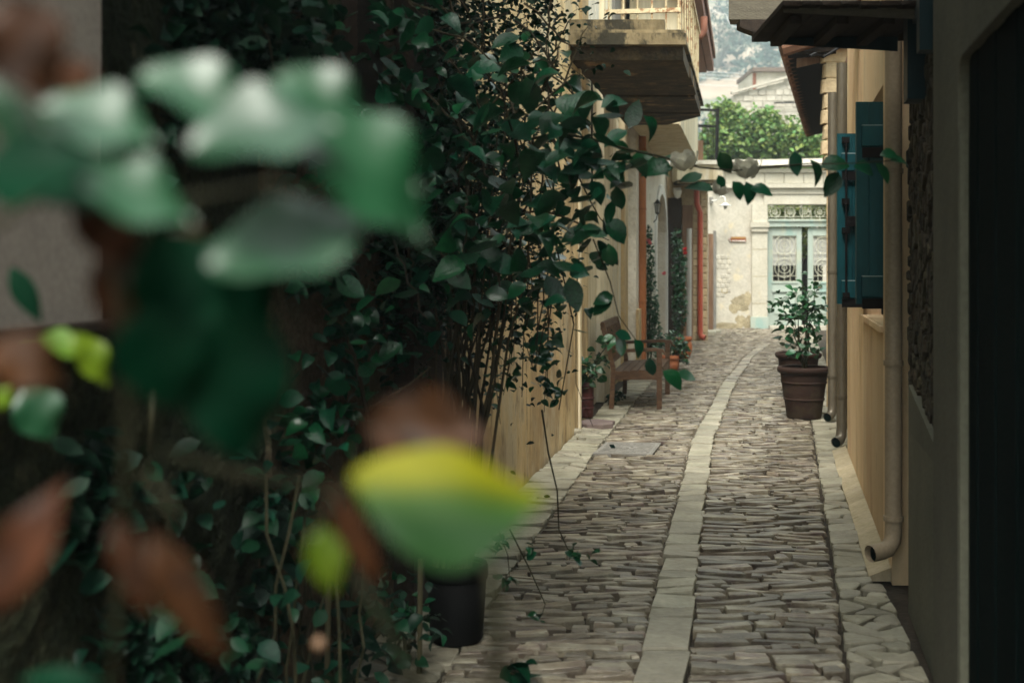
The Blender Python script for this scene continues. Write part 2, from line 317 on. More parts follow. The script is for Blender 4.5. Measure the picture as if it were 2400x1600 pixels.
mh_c = sum(MH, Vector())/4
def in_mh(x, y):
    for i in range(4):
        a, b_ = MH[i], MH[(i+1)%4]
        e = (b_.xy-a.xy); 
        if e.x*(y-a.y)-e.y*(x-a.x) < -.012*e.length: return False
    return True
stones = []                                # (size in the photo, outline, ztop, kind)
def row_field(xa, xb, Z0, Z1, seed):
    Z = Z0; k = 0
    def edge(Zk, k, x): return Zk + .030*nz(x*1.7, k*.37, seed) + .005*nz(x*6, k*1.7, seed)
    while Z < Z1:
        th = R.choice([rnd(.038,.056), rnd(.048,.076), rnd(.065,.10)])
        x = xa(Z)+rnd(-.012,.012); xe = xb(Z)+rnd(-.012,.012)
        while x < xe-.03:
            ln = min(R.choice([rnd(.09,.18), rnd(.15,.3), rnd(.25,.48)]), xe-x)
            if xe-x-ln < .05: ln = xe-x
            x0, x1 = x+rnd(.002,.007), x+ln-rnd(.002,.007); gp = R.choice([rnd(.002,.006), rnd(.005,.013)])
            cx, cy = (x0+x1)/2, Z+th/2
            if MH[0].y-.05 < cy < MH[2].y+.06:  # stones stop at the frame of the inspection cover
                f = min(1,max(0,(cy-MH[0].y)/(MH[2].y-MH[0].y))); ma, mb_ = MH[0].x+(MH[3].x-MH[0].x)*f-.012, MH[1].x+(MH[2].x-MH[1].x)*f+.012
                if x1 > ma and x0 < mb_:
                    if x0 < ma-.03: x1 = ma
                    elif x1 > mb_+.03: x0 = mb_
                    else: x += ln; continue
            bits = [(0,1)] if th < .075 or R.random() < .75 else [(0,.5),(.5,1)] if R.random() < .6 else [(0,.36),(.36,1)]
            for u0, u1 in bits:
                lo = [(xx, edge(Z+th*u0, k+u0, xx)+gp) for xx in (x0+rnd(0,.01), (x0+x1)/2, x1-rnd(0,.01))]
                hi = [(xx, edge(Z+th*u1, k+u1 if u1 < 1 else k+1, xx)-gp) for xx in (x1-rnd(0,.022), (x0+x1)/2+rnd(-.03,.03), x0+rnd(0,.022))]
                hi = [(a, max(b_, lo[2-i][1]+.006)) for i, (a, b_) in enumerate(hi)]
                if True:
                    stones.append((ln*th*(u1-u0)/cy**3 * (1 if abs((cx)/cy) < .4 else .1), lo+hi, gz(cx,cy)+rnd(-.012,.007), 'cobble'))
            x += ln
        Z += th; k += 1
row_field(lb, lambda Z: strip_x(Z)-(.097 if Z < 13 else .087 if Z < 18 else .077 if Z < 25.3 else 0), 4.3, 31., 1.3)
row_field(lambda Z: strip_x(Z)+(.097 if Z < 13 else .087 if Z < 18 else .077 if Z < 25.3 else 0), rb, 4.3, 31., 5.7)
# the strip of slabs along the middle
Z = 4.35
while Z < 25.3:
    ln = rnd(.09,.18) if R.random() < .4 else rnd(.18,.42)
    if 4.8 < Z < 5.5: ln = rnd(.4,.5)
    hw = .095 if Z < 13 else .085 if Z < 18 else .075
    x0, x1 = strip_x(Z+ln/2)-hw+rnd(-.008,.006), strip_x(Z+ln/2)+hw+rnd(-.006,.008)
    sk = (strip_x(Z+ln)-strip_x(Z))*.5
    a = [(x0-sk,Z+.011),(x1-sk-rnd(0,.008),Z+.011+rnd(0,.01)),(x1+sk,Z+ln-.005-rnd(0,.006)),((x0+x1)/2+sk,Z+ln-.003),(x0+sk+rnd(0,.01),Z+ln-.005-rnd(0,.006))]
    stones.append((9, a, gz(strip_x(Z),Z)+rnd(0,.008), 'paving_slab' if Z < 17 else 'worn_slab')); Z += ln
# border stones on both sides
def cut(poly, amax, rr=R):
    A = abs(sum(poly[i][0]*poly[(i+1)%len(poly)][1]-poly[(i+1)%len(poly)][0]*poly[i][1] for i in range(len(poly))))/2
    if A < amax*rr.uniform(.6,1.4): return [poly]
    c = np.mean(poly, axis=0); c = c+np.array([rr.uniform(-.2,.2), rr.uniform(-.2,.2)])*math.sqrt(A)*.5
    P_ = np.array(poly); d = P_-P_.mean(0); w_, v_ = np.linalg.eigh(d.T@d); ax = v_[:,1]
    an = math.atan2(ax[1], ax[0])+rr.gauss(0,.38); n = np.array([math.cos(an), math.sin(an)])
    s_ = [(p[0]-c[0])*n[0]+(p[1]-c[1])*n[1] for p in poly]; A1, B1 = [], []
    for i in range(len(poly)):
        p, q, a, b_ = poly[i], poly[(i+1)%len(poly)], s_[i], s_[(i+1)%len(poly)]
        (A1 if a >= 0 else B1).append(p)
        if a*b_ < 0:
            t = a/(a-b_); x = (p[0]+(q[0]-p[0])*t, p[1]+(q[1]-p[1])*t); A1.append(x); B1.append(x)
    if len(A1) < 3 or len(B1) < 3: return [poly]
    return cut(A1, amax, rr)+cut(B1, amax, rr)
def shrink(poly, gp, jit=0.):
    c = np.mean(poly, axis=0); o = []
    for i, p in enumerate(poly):
        d = np.array(c)-p; l = np.linalg.norm(d); q = np.array(p)+d/max(l,1e-6)*min(gp*1.5, l*.4)+np.array([rnd(-jit,jit), rnd(-jit,jit)]); o.append(tuple(q))
    return o
def rounded(poly, f=.16):                  # knock the corners off
    o = []
    for i in range(len(poly)):
        p, a, b_ = np.array(poly[i]), np.array(poly[i-1]), np.array(poly[(i+1)%len(poly)])
        o += [tuple(p+(a-p)*f), tuple(p+(b_-p)*f)]
    return o
def border(xa, xb, Z0, Z1):
    Z = Z0
    while Z < Z1:
        ln = R.choice([rnd(.08,.14), rnd(.13,.22), rnd(.2,.36)])
        sk = rnd(-.025,.025)
        ja, jb = rnd(-.012,.008), rnd(-.012,.008)
        poly = [(xa(Z)-ja,Z),(xb(Z)+jb,Z+sk),(xb(Z+ln)+jb,Z+ln+sk),(xa(Z+ln)-ja,Z+ln)]
        for q in (cut(poly, .03) if R.random() < .3 else [poly]):
            q = rounded(shrink(q, .007, .004), .1); cx, cy = np.mean(q, axis=0)
            if not in_mh(cx, cy): stones.append((3 if cy < 20 else .0001, q, gz(cx,cy)+rnd(-.003,.007), 'flagstone'))
        Z += ln
border(lambda Z: LX(Z)+.0, lb, 5.6, 28.5)
border(rb, lambda Z: RX(Z)-.10, 6.4, 10.5)
border(rb, lambda Z: RX(Z)+.11, 10.5, 13.5)
border(rb, lambda Z: RX(Z)+.22, 13.5, 30)
for q in cut([(rb(4.25),4.25),(RX(4.25)+.02,4.25),(RX(6.4)-.04,6.4),(rb(6.4),6.4)], .027)+cut([(LX(4.2)+.0,4.2),(lb(4.2),4.2),(lb(5.6),5.6),(LX(5.6),5.6)], .035):
    q = rounded(shrink(q, .012, .008), .14); cx, cy = np.mean(q, axis=0); stones.append((3, q, gz(cx,cy)+rnd(-.004,.006), 'flagstone'))
stuffmb = {}
cnt = {'worn_slab':0,'cobble':0,'paving_slab':0,'flagstone':0}
MS = {'worn_slab':M['cobble'],'cobble':M['cobble'],'paving_slab':M['slab'],'flagstone':M['slab']}
for sz, A, zt, kd in sorted(stones, key=lambda q: -q[0]):
    n = len(A); tl = rnd(-.03,.03)
    one = cnt[kd] < 300
    mb = MB() if one else stuffmb.setdefault(kd, MB())
    mb.stone([(a[0],a[1],zt) for a in A], (0,0,1), .06, .0045 if kd == 'cobble' else .006, tl*.8)
    if one: part(kd, mb, MS[kd], pave); cnt[kd] += 1
for kd, mb in stuffmb.items(): part({'cobble':'distant_cobbles','flagstone':'distant_flagstones','paving_slab':'distant_slabs'}[kd], mb, MS[kd], pave, kind='stuff')

# ------------------------------------------------------------------ LEFT HOUSES
def zprism(F, pts, o0, o1):                # outline in (Z, z) on a house line, extruded
    return MB().extr([(F(a)+o0, a, b_) for a, b_ in pts], [(F(a)+o1, a, b_) for a, b_ in pts])
# 1 rough-cast house behind the plants
h1 = thing('stone_house', (LX(2), 2, 0), 'dark roughcast house wall behind the climbing plants on the left', 'house')
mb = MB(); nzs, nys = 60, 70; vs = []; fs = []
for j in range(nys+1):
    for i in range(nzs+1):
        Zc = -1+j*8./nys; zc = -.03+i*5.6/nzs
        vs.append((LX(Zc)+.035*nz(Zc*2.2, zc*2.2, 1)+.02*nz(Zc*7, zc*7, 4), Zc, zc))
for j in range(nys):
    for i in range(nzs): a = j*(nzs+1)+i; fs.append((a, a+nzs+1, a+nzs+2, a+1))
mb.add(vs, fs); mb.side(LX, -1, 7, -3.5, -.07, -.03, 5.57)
part('wall', mb, M['shadetoned'], h1)
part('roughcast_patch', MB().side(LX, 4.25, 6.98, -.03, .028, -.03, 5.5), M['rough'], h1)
part('timber_post', MB().side(LX, 5.72, 6.25, .03, .12, 0, 4.2), M['oldwood'], h1)
part('timber_post', MB().side(LX, 4.95, 5.30, .04, .10, 1.95, 4.4), M['oldwood'], h1)
# 2 ochre house with the balcony
h2 = thing('ochre_house', (LX(9), 9, 0), 'ochre plastered house with a stained stone balcony above the lane', 'house')
part('wall', MB().side(LX, 7.0, 12.28, -3.5, 0, -.03, 6.2), M['ochre'], h2)
part('corner_strip', MB().side(LX, 12.20, 12.30, .002, .022, .0, 3.5), M['cream'], h2)
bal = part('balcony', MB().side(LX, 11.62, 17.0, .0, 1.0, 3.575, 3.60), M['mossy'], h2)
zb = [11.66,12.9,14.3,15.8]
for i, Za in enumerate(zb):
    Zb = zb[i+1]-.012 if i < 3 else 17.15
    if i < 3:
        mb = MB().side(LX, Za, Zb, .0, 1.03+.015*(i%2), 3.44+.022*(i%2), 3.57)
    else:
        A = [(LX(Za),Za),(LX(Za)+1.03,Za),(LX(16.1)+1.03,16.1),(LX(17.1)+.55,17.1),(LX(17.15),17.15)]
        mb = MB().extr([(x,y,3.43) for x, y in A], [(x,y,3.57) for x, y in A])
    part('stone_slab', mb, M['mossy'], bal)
part('cornice', MB().side(LX, 11.54, 11.655, .0, 1.06, 3.56, 3.665), M['slabcap'], bal)
part('cornice', MB().side(LX, 11.58, 17, .0, 1.04, 3.665, 3.70), M['slabcap'], bal)
part('coping', MB().side(LX, 11.62, 12.1, .0, .86, 3.70, 3.80), M['slabcap'], bal)
rail = part('railing', MB().bar(P(1417,29,11.75), P(1594,24,11.75), .035, .04), M['rust'], h2)
part('top_rail', MB().bar(P(1415,-160,11.75), P(1594,-160,11.75), .04,.04), M['rust'], rail)
for px in (1427,1461,1494,1528,1561,1590):
    part('bar', MB().tube([P(px,-165,11.75), P(px,72,11.75)], .009, 6), M['rust'], rail)
for k in range(10):
    Za = 12.1+k*.5; part('bar', MB().tube([(LX(Za)+.98,Za,3.70),(LX(Za)+.98,Za,4.62)], .009, 6), M['rust'], rail)
part('top_rail', MB().bar((LX(11.75)+.98,11.75,4.62),(LX(16.9)+.98,16.9,4.62), .04,.04), M['rust'], rail)
# 3 cream house with pilasters and a boarded door
h3 = thing('cream_house', (LX(16), 16, 0), 'streaked cream house with boarded door behind the bench', 'house')
part('wall', MB().side(LX, 12.32, 19.9, -3.5, -.14, -.03, 6.0), M['cream'], h3)
for Za, Zb, o, z1, m in ((13.0,13.5,-.06,5.2,'ochre'),(14.9,15.55,-.05,5.8,'cream'),(17.5,18.0,-.06,5.8,'ochre'),(18.9,19.7,-.02,5.8,'white')):
    part('pilaster', MB().side(LX, Za, Zb, -.145, o, -.03, z1), M[m], h3)
for k in range(7):
    part('door_board', MB().side(LX, 15.62+k*.26, 15.62+k*.26+.245, -.145, -.105+.008*(k%2), .05, 2.7), M['cream'], h3)
part('plinth', MB().side(LX, 18.85, 19.75, -.02, .02, -.03, .9), M['ochre'], h3)
win = part('window', MB().side(LX, 16.6, 17.4, -.145, -.10, 3.75, 5.6), M['greybox'], h3)
for k in range(3): part('shutter_board', MB().side(LX, 13.7+k*.36, 14.0+k*.36, -.145, -.09, 3.75, 5.6), M['white'], h3)
for k in range(2): part('shutter_board', MB().side(LX, 20.02+k*.9, 20.5+k*.9, .0, .05, 3.9, 5.6), M['iron' if k else 'white'], h3)
# 4 whitewashed house with arched doorway
h4 = thing('whitewashed_house', (LX(23), 23, 0), 'whitewashed rubble house with a tall arched doorway', 'house')
arc = [(23.9+1.45*math.cos(a), 1.95+.92*math.sin(a)) for a in np.linspace(0, pi, 13)]
pts = [(19.92,-.03),(22.45,-.03)]+arc[::-1]+[(25.35,-.03),(25.9,-.03),(25.9,5.9),(19.92,5.9)]
part('wall', zprism(LX, pts, -.5, 0), M['white'], h4)
arc2 = [(23.9+1.62*math.cos(a), 1.95+1.09*math.sin(a)) for a in np.linspace(0, pi, 13)]
part('arch_surround', zprism(LX, [(22.28,0)]+arc2[::-1]+[(25.52,0),(25.35,0)]+arc+[(22.45,0)], .001, .045), M['whitepaint'], h4)
part('door', MB().side(LX, 22.2, 25.5, -.62, -.5, 0, 3), M['midwood'], h4)
part('body', MB().side(LX, 19.92, 25.9, -3.5, -.63, -.03, 5.9), M['white'], h4)
for k in range(26):
    Za, za = rnd(20.0,22), rnd(.3,5.2); c = (LX(Za)+.005, Za, za); q = [(rnd(.06,.16)*math.cos(a), rnd(.05,.1)*math.sin(a)) for a in np.linspace(0,2*pi,7)[:-1]]
    part('stone', MB().stone([(LX(Za+a)+.012, Za+a, za+b_) for a, b_ in q], (1,0,0), .05, .012), M['white'], h4)
bay = part('upper_bay', MB().side(LX, 17.6, 24, .002, .68, 3.5, 5.45), M['cream'], h4)
for k in range(12): part('bay_board', MB().side(LX, 17.62+k*.53, 17.62+k*.53+.5, .681, .70, 3.48, 5.4), M['cream'], bay)
part('fascia', MB().side(LX, 17.3, 24.2, .70, .86, 5.18, 5.42), M['fascia'], bay)
part('gutter', MB().side(LX, 17.2, 24.2, .87, .99, 5.2, 5.36), M['fascia'], bay)
part('roof', MB().side(LX, 17.2, 24.3, -3.5, 1.02, 5.46, 5.6), M['tile'], h4)
part('gutter_spout', MB().tube([P(1650,40,17.6),P(1650,72,17.6),P(1643,84,17.6),P(1630,88,17.6)], .05, 10), M['fascia'], bay, smooth=True)
# 5 far left house
h5 = thing('corner_house', (3.7, 26.5, 0), 'low tan stone corner house with a cream balcony at the lane end', 'house')
part('wall', MB().box(-1.5,3.98,26.0,28.6,-.03,3.55), M['tan'], h5)
for i in range(44):
    zc = .02+ (i//2)*.15; xa = 3.68 if i%2 else 3.82; part('stone', MB().stone([(xa,25.985,zc),(xa+.135,25.985,zc+rnd(-.01,.01)),(xa+.135,25.985,zc+.13),(xa,25.985,zc+.135)], (0,-1,0), .05, .015), M['tan'], h5)
d5 = part('door', MB().box(3.16,3.44,25.95,25.99,0,2.9), M['oldwood'], h5)
part('door_frame', MB().box(3.45,3.66,25.93,25.99,0,2.75), M['midwood'], h5)
b5 = part('balcony', MB().box(3.25,4.15,25.2,26.9,3.22,3.52), M['cream'], h5)
part('coping', MB().box(3.2,4.2,25.15,26.95,3.52,3.60), M['white'], b5)
part('soffit', MB().box(3.28,4.1,25.25,26.9,3.16,3.218), M['slabcap'], b5)
rl = part('railing', MB().bar(P(1682,255,25.4),P(1679,381,25.4),.06,.06), M['iron'], h5)
part('top_rail', MB().bar(P(1625,257,25.4),P(1684,259,25.4),.035,.05), M['iron'], rl)
part('middle_rail', MB().bar(P(1588,293,25.4),P(1682,297,25.4),.03,.05), M['iron'], rl)
for px in (1633,1646,1659,1671): part('bar', MB().tube([P(px,297,25.4),P(px,380,25.4)], .006, 5), M['iron'], rl)
for k in range(5): part('bar', MB().tube([(4.07,25.6+k*.28,3.6),(4.07,25.6+k*.28,4.3)], .006, 5), M['iron'], rl)
part('post', MB().box(3.44,3.66,25.5,25.72,3.6,4.72), M['midwood'], h5, 'weathered brown timber post on the balcony')
part('post', MB().box(3.30,3.38,25.5,25.58,3.6,4.6), M['oldwood'], h5)
part('planter', MB().box(3.64,3.78,25.3,25.42,3.6,4.0), M['midwood'], h5)

# ------------------------------------------------------------------ RIGHT HOUSES
h6 = thing('rendered_house', (RX(3), 3, 0), 'grey rendered house with a dark round-cornered doorway at the right edge', 'house')
cr_ = [(4.01+.10*math.cos(a), 2.15+.10*math.sin(a)) for a in np.linspace(pi/2, 0, 7)]
pts = [(4.11,-.03),(4.76,-.03),(4.76,5),(-1.5,5),(-1.5,2.25)]+cr_
part('wall', zprism(RX, pts, 0, .5), M['rconcrete'], h6)
part('jamb', MB().side(RX, 4.085, 4.112, .0025, .03, 0, 2.02), M['rconcrete'], h6)
dr = part('door', MB().side(RX, -1.5, 4.2, .05, .09, -.02, 2.4), M['darkdoor'], h6)
for k in range(14): part('door_board', MB().side(RX, 4.07-(k+1)*.16, 4.07-k*.16-.006, .03+.004*(k%2), .049, .03, 2.3), M['darkdoor'], dr)
part('dado', MB().side(RX, 4.765, 5.95, .03, .4, -.03, .82), M['rconcrete'], h6)
sl = MB().extr([(RX(4.765)+.03,4.765,.82),(RX(4.765)+.4,4.765,.82),(RX(4.765)+.4,4.765,.74+.14),(RX(4.765)+.03,4.765,.86)],[(RX(5.95)+.03,5.95,.82),(RX(5.95)+.4,5.95,.82),(RX(5.95)+.4,5.95,1.04),(RX(5.95)+.03,5.95,1.03)])
part('dado_top', sl, M['rconcrete'], h6)
h7 = thing('rubble_house', (RX(5.2), 5.2, 0), 'narrow strip of dark rubble stone wall between the drainpipe and the grey render', 'house')
part('wall', MB().side(RX, 4.77, 6.25, .075, .5, .0, 5), M['mortar'], h7)
for q in cut([(4.78,.86),(6.22,.86),(6.22,2.75),(4.78,2.75)], .008):
    q = rounded(shrink(q, .006, .008), .1); o = rnd(.045,.065)
    part('stone', MB().stone([(RX(a)+o,a,b_) for a, b_ in q], (-1,0,0), .07, .009), M['rubble'], h7)
part('recess', MB().side(RX, 6.26, 6.5, .16, .5, -.03, 5), M['oldwood'], h7)
wf = part('window_frame', MB().side(RX, 4.95, 5.05, -.03, .06, 2.42, 3.6).side(RX, 5.5, 5.68, -.02, .06, 2.3, 3.6), M['tealdark'], h7)
part('window_board', MB().side(RX, 5.06, 5.49, .0, .05, 2.62, 3.6), M['tealdark'], wf)
# awning over the side door
aw = thing('wooden_awning', (RX(5.8), 5.8, 2.6), 'dark plank awning on two timber arms over the side door', 'awning')
part('arm', MB().hexa([P(1836,30,5.4),P(2152,46,5.4),P(2152,46,5.52),P(1836,30,5.52),P(1836,18,5.4),P(2152,16,5.4),P(2152,16,5.52),P(1836,18,5.52)]), M['greywood'], aw, 'grey weathered front arm')
part('arm', MB().hexa([P(1815,104,6.0),P(2104,121,6.0),P(2104,121,6.1),P(1815,104,6.1),P(1815,89,6.0),P(2104,86,6.0),P(2104,86,6.1),P(1815,89,6.1)]), M['tealdark'], aw, 'dark teal rear arm')
for k in range(9):
    x0 = 1.13+k*.082; r_ = rnd(-.03,.03) if k < 6 else rnd(-.1,-.02)
    part('plank', MB().hexa([(x0,5.34+rnd(-.02,.02),2.668+.004*(k%2)),(x0+.078,5.34,2.668+.004*(k%2)),(x0+.098,6.16+r_,2.655+.004*(k%2)),(x0+.02,6.16+r_,2.655+.004*(k%2)),(x0,5.34,2.69),(x0+.078,5.34,2.69),(x0+.098,6.16+r_,2.68),(x0+.02,6.16+r_,2.68)]), M['oldwood'], aw)
for k in range(3): part('cross_batten', MB().bar((1.22+k*.2,5.5,2.64),(1.24+k*.2,6.02,2.63),.05,.035), M['oldwood'], aw)
# ochre/peach house with shutters
h8 = thing('peach_house', (RX(9), 9, 0), 'peach plastered house with teal shutters on the right side of the lane', 'house')
mb = MB().side(RX, 6.46, 7.0, 0, .2, -.03, 3.4).side(RX, 8.6, 10.56, 0, .2, -.03, 3.4).side(RX, 7.0, 8.6, .0, .2, -.03, 1.25).side(RX, 7.0, 8.6, 0, .2, 2.57, 3.4)
mb.side(RX, 6.46, 13.4, .201, 3, -.03, 3.4)
part('wall', mb, M['peach'], h8)
part('set_back_wall', MB().side(RX, 10.562, 13.4, .13, .2, -.03, 3.4), M['cream'], h8)
part('window', MB().side(RX, 7.0, 8.6, .12, .198, 1.25, 2.57), M['darkdoor'], h8)
part('window_sill', MB().side(RX, 6.98, 8.62, -.02, .1, 1.215, 1.248), M['peach'], h8)
def shutter(pxs, y0, y1, Z, latch):
    bw = (pxs[-1]-pxs[0])/3000*Z; x0 = (pxs[0]-1200)/3000*Z
    zt, zbm = P(0,y0,Z).z, P(0,y1,Z).z
    s_ = part('shutter', MB().box(x0+.004,x0+bw-.004,Z-.006,Z+.006,zbm+.004,zt-.004), M['teal'], h8)
    n = len(pxs)-1
    for i in range(n):
        a = (pxs[i]-1200)/3000*Z; b_ = (pxs[i+1]-1200)/3000*Z
        part('board', MB().box(a+.0015,b_-.0015,Z-.022,Z-.007,zbm,zt), M['teal'], s_)
    for f in (.12,.865):
        zc = zt+(zbm-zt)*f; part('batten', MB().box(x0+.028,x0+bw-.002,Z-.045,Z-.0225,zc-.11,zc), M['teal'], s_)
        part('batten_edge_highlight', MB().box(x0+.028,x0+bw-.002,Z-.046,Z-.02,zc+.0005,zc+.005), M['tealhi'], s_)
        part('hinge', MB().box(x0+.026,x0+bw,Z-.05,Z-.0465,zc-.175,zc-.12), M['iron'], s_)
    if latch:
        xl = x0+.052; mb = MB().tube([(xl,Z-.055,zbm+.04),(xl,Z-.055,zt-.05)], .007, 6)
        for f in (.04,.4,.57,.95): zc = zt+(zbm-zt)*f; mb.box(xl-.022,xl+.022,Z-.062,Z-.02,zc-.02,zc+.02)
        mb.box(xl,xl+.07,Z-.06,Z-.045,zt-.62,zt-.55); part('latch_bar', mb, M['iron'], s_)
shutter([1960,1995,2026], 314, 712, 8.55, True)
shutter([2004,2034,2071], 240, 712, 7.05, False)
fl = MB()
for i in range(9):
    Za, Zb = 6.5+i*.48, 6.5+(i+1)*.48-.001; wa, wb = .115+.02*nz(Za*3), .115+.02*nz(Zb*3)
    fl.hexa([(RX(Za)-wa,Za,-.02),(RX(Za)-.001,Za,-.02),(RX(Zb)-.001,Zb,-.02),(RX(Zb)-wb,Zb,-.02),(RX(Za)-wa,Za,.006),(RX(Za)-.001,Za,.05),(RX(Zb)-.001,Zb,.05),(RX(Zb)-wb,Zb,.006)])
part('base_fillet', fl, M['fillet'], h8)
ev = part('eave', MB().hexa([(1.52,8.98,3.30),(2.7,8.98,3.30),(2.7,9.5,3.36),(1.62,9.5,3.36),(1.52,8.98,3.44),(2.7,8.98,3.44),(2.7,9.5,3.47),(1.62,9.5,3.47)]), M['greywood'], h8)
raf = [(0,3.298),(0,3.30-.05),(.03,3.235),(.10,3.21),(.13,3.19),(.16,3.17),(1.0,3.165),(1.0,3.298)]
part('rafter', MB().extr([(1.60+a,8.98,b_) for a, b_ in raf][::-1], [(1.60+a,9.12,b_) for a, b_ in raf][::-1]), M['oldwood'], h8)
part('roof', MB().side(RX, 6.4, 8.95, -.02, 3, 3.402, 3.5).side(RX, 8.95, 13.4, .1, 3, 3.475, 3.6), M['tile'], h8)
# eave house further down
h9 = thing('eaves_house', (4, 18, 0), 'house with a deep dark tiled eave beyond the peach house', 'house')
def EX(Z): return .259*Z-.19
part('wall', MB().side(EX, 14.2, 24, 0, 4, -.03, 3.95), M['tan'], h9)
for k in range(9):
    zc = 2.62+k*.17; part('quoin', MB().stone([(EX(14.2)-.03-.02*(k%2),14.19,zc),(EX(14.2)+.25,14.19,zc),(EX(14.2)+.25,14.19,zc+.16),(EX(14.2)-.02-.02*(k%2),14.19,zc+.155)], (0,-1,0), .1, .02), M['tan'], h9)
A = [P(1845,128,14), P(1897,318,23), P(1950,310,23), P(1960,120,14)]
B = [a+Vector((0,0,.09)) for a in A]
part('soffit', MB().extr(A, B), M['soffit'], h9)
part('roof', MB().hexa([B[0]+Vector((0,0,.002)),B[3]+Vector((1.5,0,.002)),B[2]+Vector((1.5,0,.002)),B[1]+Vector((0,0,.002)),B[0]+Vector((0,0,.06)),B[3]+Vector((1.5,0,.5)),B[2]+Vector((1.5,0,.5)),B[1]+Vector((0,0,.06))]), M['tile'], h9)
part('tie_beam', MB().hexa([P(1867,160,14.3),P(1945,142,14.3),P(1945,142,14.45),P(1867,160,14.45),P(1867,133,14.3),P(1945,114,14.3),P(1945,114,14.45),P(1867,133,14.45)]), M['midwood'], h9)
for k in range(30):
    t = k/29; c = A[0].lerp(A[1], t)+Vector((0,0,.07)); tb = MB().tube([c+Vector((-.07,0,-.02)), c+Vector((.4,0,.13))], .085, 8); part('roof_tile', tb, M['tile'], h9)

# ------------------------------------------------------------------ BACK BUILDING
YB = 30.8
h10 = thing('courtyard_building', (6.5, YB, 0), 'pale plastered wall with cornice and mint double door closing the lane', 'building')
def BX(px): return (px-1200)/3000*YB
def BZ(py): return 1.6-(py-614)/3000*YB
XD0, XD1 = BX(1798), BX(1966)
part('wall', MB().box(4.0,BX(1797),YB,YB+.4,-.05,BZ(395)).box(XD1,11,YB,YB+.4,-.05,BZ(395)).box(BX(1797),XD1,YB,YB+.4,BZ(480),BZ(395)), M['backplaster'], h10)
part('coping', MB().hexa([(BX(1690),YB-.25,BZ(391)),(11,YB-.25,BZ(383)),(11,YB+.5,BZ(383)),(BX(1690),YB+.5,BZ(391)),(BX(1690),YB-.25,BZ(378)),(11,YB-.25,BZ(366)),(11,YB+.5,BZ(362)),(BX(1690),YB+.5,BZ(372))]), M['white'], h10)
part('cornice', MB().box(BX(1670),11,YB-.16,YB,BZ(441),BZ(431)), M['backstone'], h10)
part('cornice', MB().box(BX(1700),11,YB-.10,YB,BZ(405),BZ(396)), M['backstone'], h10)
part('cornice', MB().box(BX(1780),11,YB-.08,YB,BZ(455),BZ(441)-.003), M['backstone'], h10)
for k in range(9):
    x0 = BX(1700)+k*.47; part('stone_block', MB().stone([(x0,YB-.045,BZ(430)),(x0+.46,YB-.045,BZ(430)),(x0+.46,YB-.045,BZ(406)),(x0,YB-.045,BZ(406))], (0,-1,0), .045, .008), M['backstone'], h10)
part('lintel', MB().box(BX(1790),11,YB-.05,YB+.3,BZ(479),BZ(456)), M['backstone'], h10)
pl = part('pilaster', MB().box(BX(1761),BX(1797),YB-.09,YB+.02,.05,BZ(479)), M['backstone'], h10)
part('capital', MB().box(BX(1756),BX(1800),YB-.17,YB-.09,BZ(533),BZ(521)).box(BX(1759),BX(1798),YB-.14,YB-.09,BZ(543),BZ(534)), M['backstone'], pl)
part('base', MB().box(BX(1757),BX(1799),YB-.13,YB-.091,-.03,BZ(742)), M['mint'], pl)
for z_ in (.6,1.25,1.9): part('joint', MB().box(BX(1761),BX(1797),YB-.093,YB-.089,z_,z_+.012), M['patch'], pl)
part('step', MB().box(BX(1800),11,YB-.25,YB+.3,-.03,.07), M['backstone'], h10)
def blob(cx, cz, rx, rz, n=26, sd=0):
    return [(cx+rx*math.cos(a)*(1+.5*nz(math.cos(a)*1.7+sd, math.sin(a)*1.7)+.25*nz(math.cos(a)*5+sd, math.sin(a)*5)), cz+rz*math.sin(a)*(1+.5*nz(math.cos(a)*1.7+sd, math.sin(a)*1.7, 3)+.25*nz(math.cos(a)*5+sd, math.sin(a)*5, 3))) for a in np.linspace(0,2*pi,n+1)[:-1]]
for i, (px, py, rx, ry) in enumerate(((1738,708,22,17),(1720,722,16,11),(1752,700,9,18),(1700,765,40,9),(1735,752,12,16),(1752,757,9,18),(1698,682,9,6),(1670,768,18,6))):
    q = blob(BX(px), BZ(py), rx/3000*YB, ry/3000*YB, 26, i*3.1)
    q = [(a, max(b_, .0)) for a, b_ in q]
    part('plaster_loss', MB().extr([(a,YB-.004-.0007*i,b_) for a, b_ in q], [(a,YB+.02,b_) for a, b_ in q]), M['patch'], h10)
for r_ in range(9):
    for c_ in range(3):
        if R.random() < .8:
            x0 = BX(1678+c_*11+(r_%2)*4); z0 = BZ(608+r_*11); ww = .10*rnd(.8,1.05)
            part('stone', MB().stone([(x0,YB-.012,z0),(x0+ww,YB-.012,z0),(x0+ww,YB-.012,z0+.095),(x0,YB-.012,z0+.095)], (0,-1,0), .02, .012), M['backplaster'], h10)
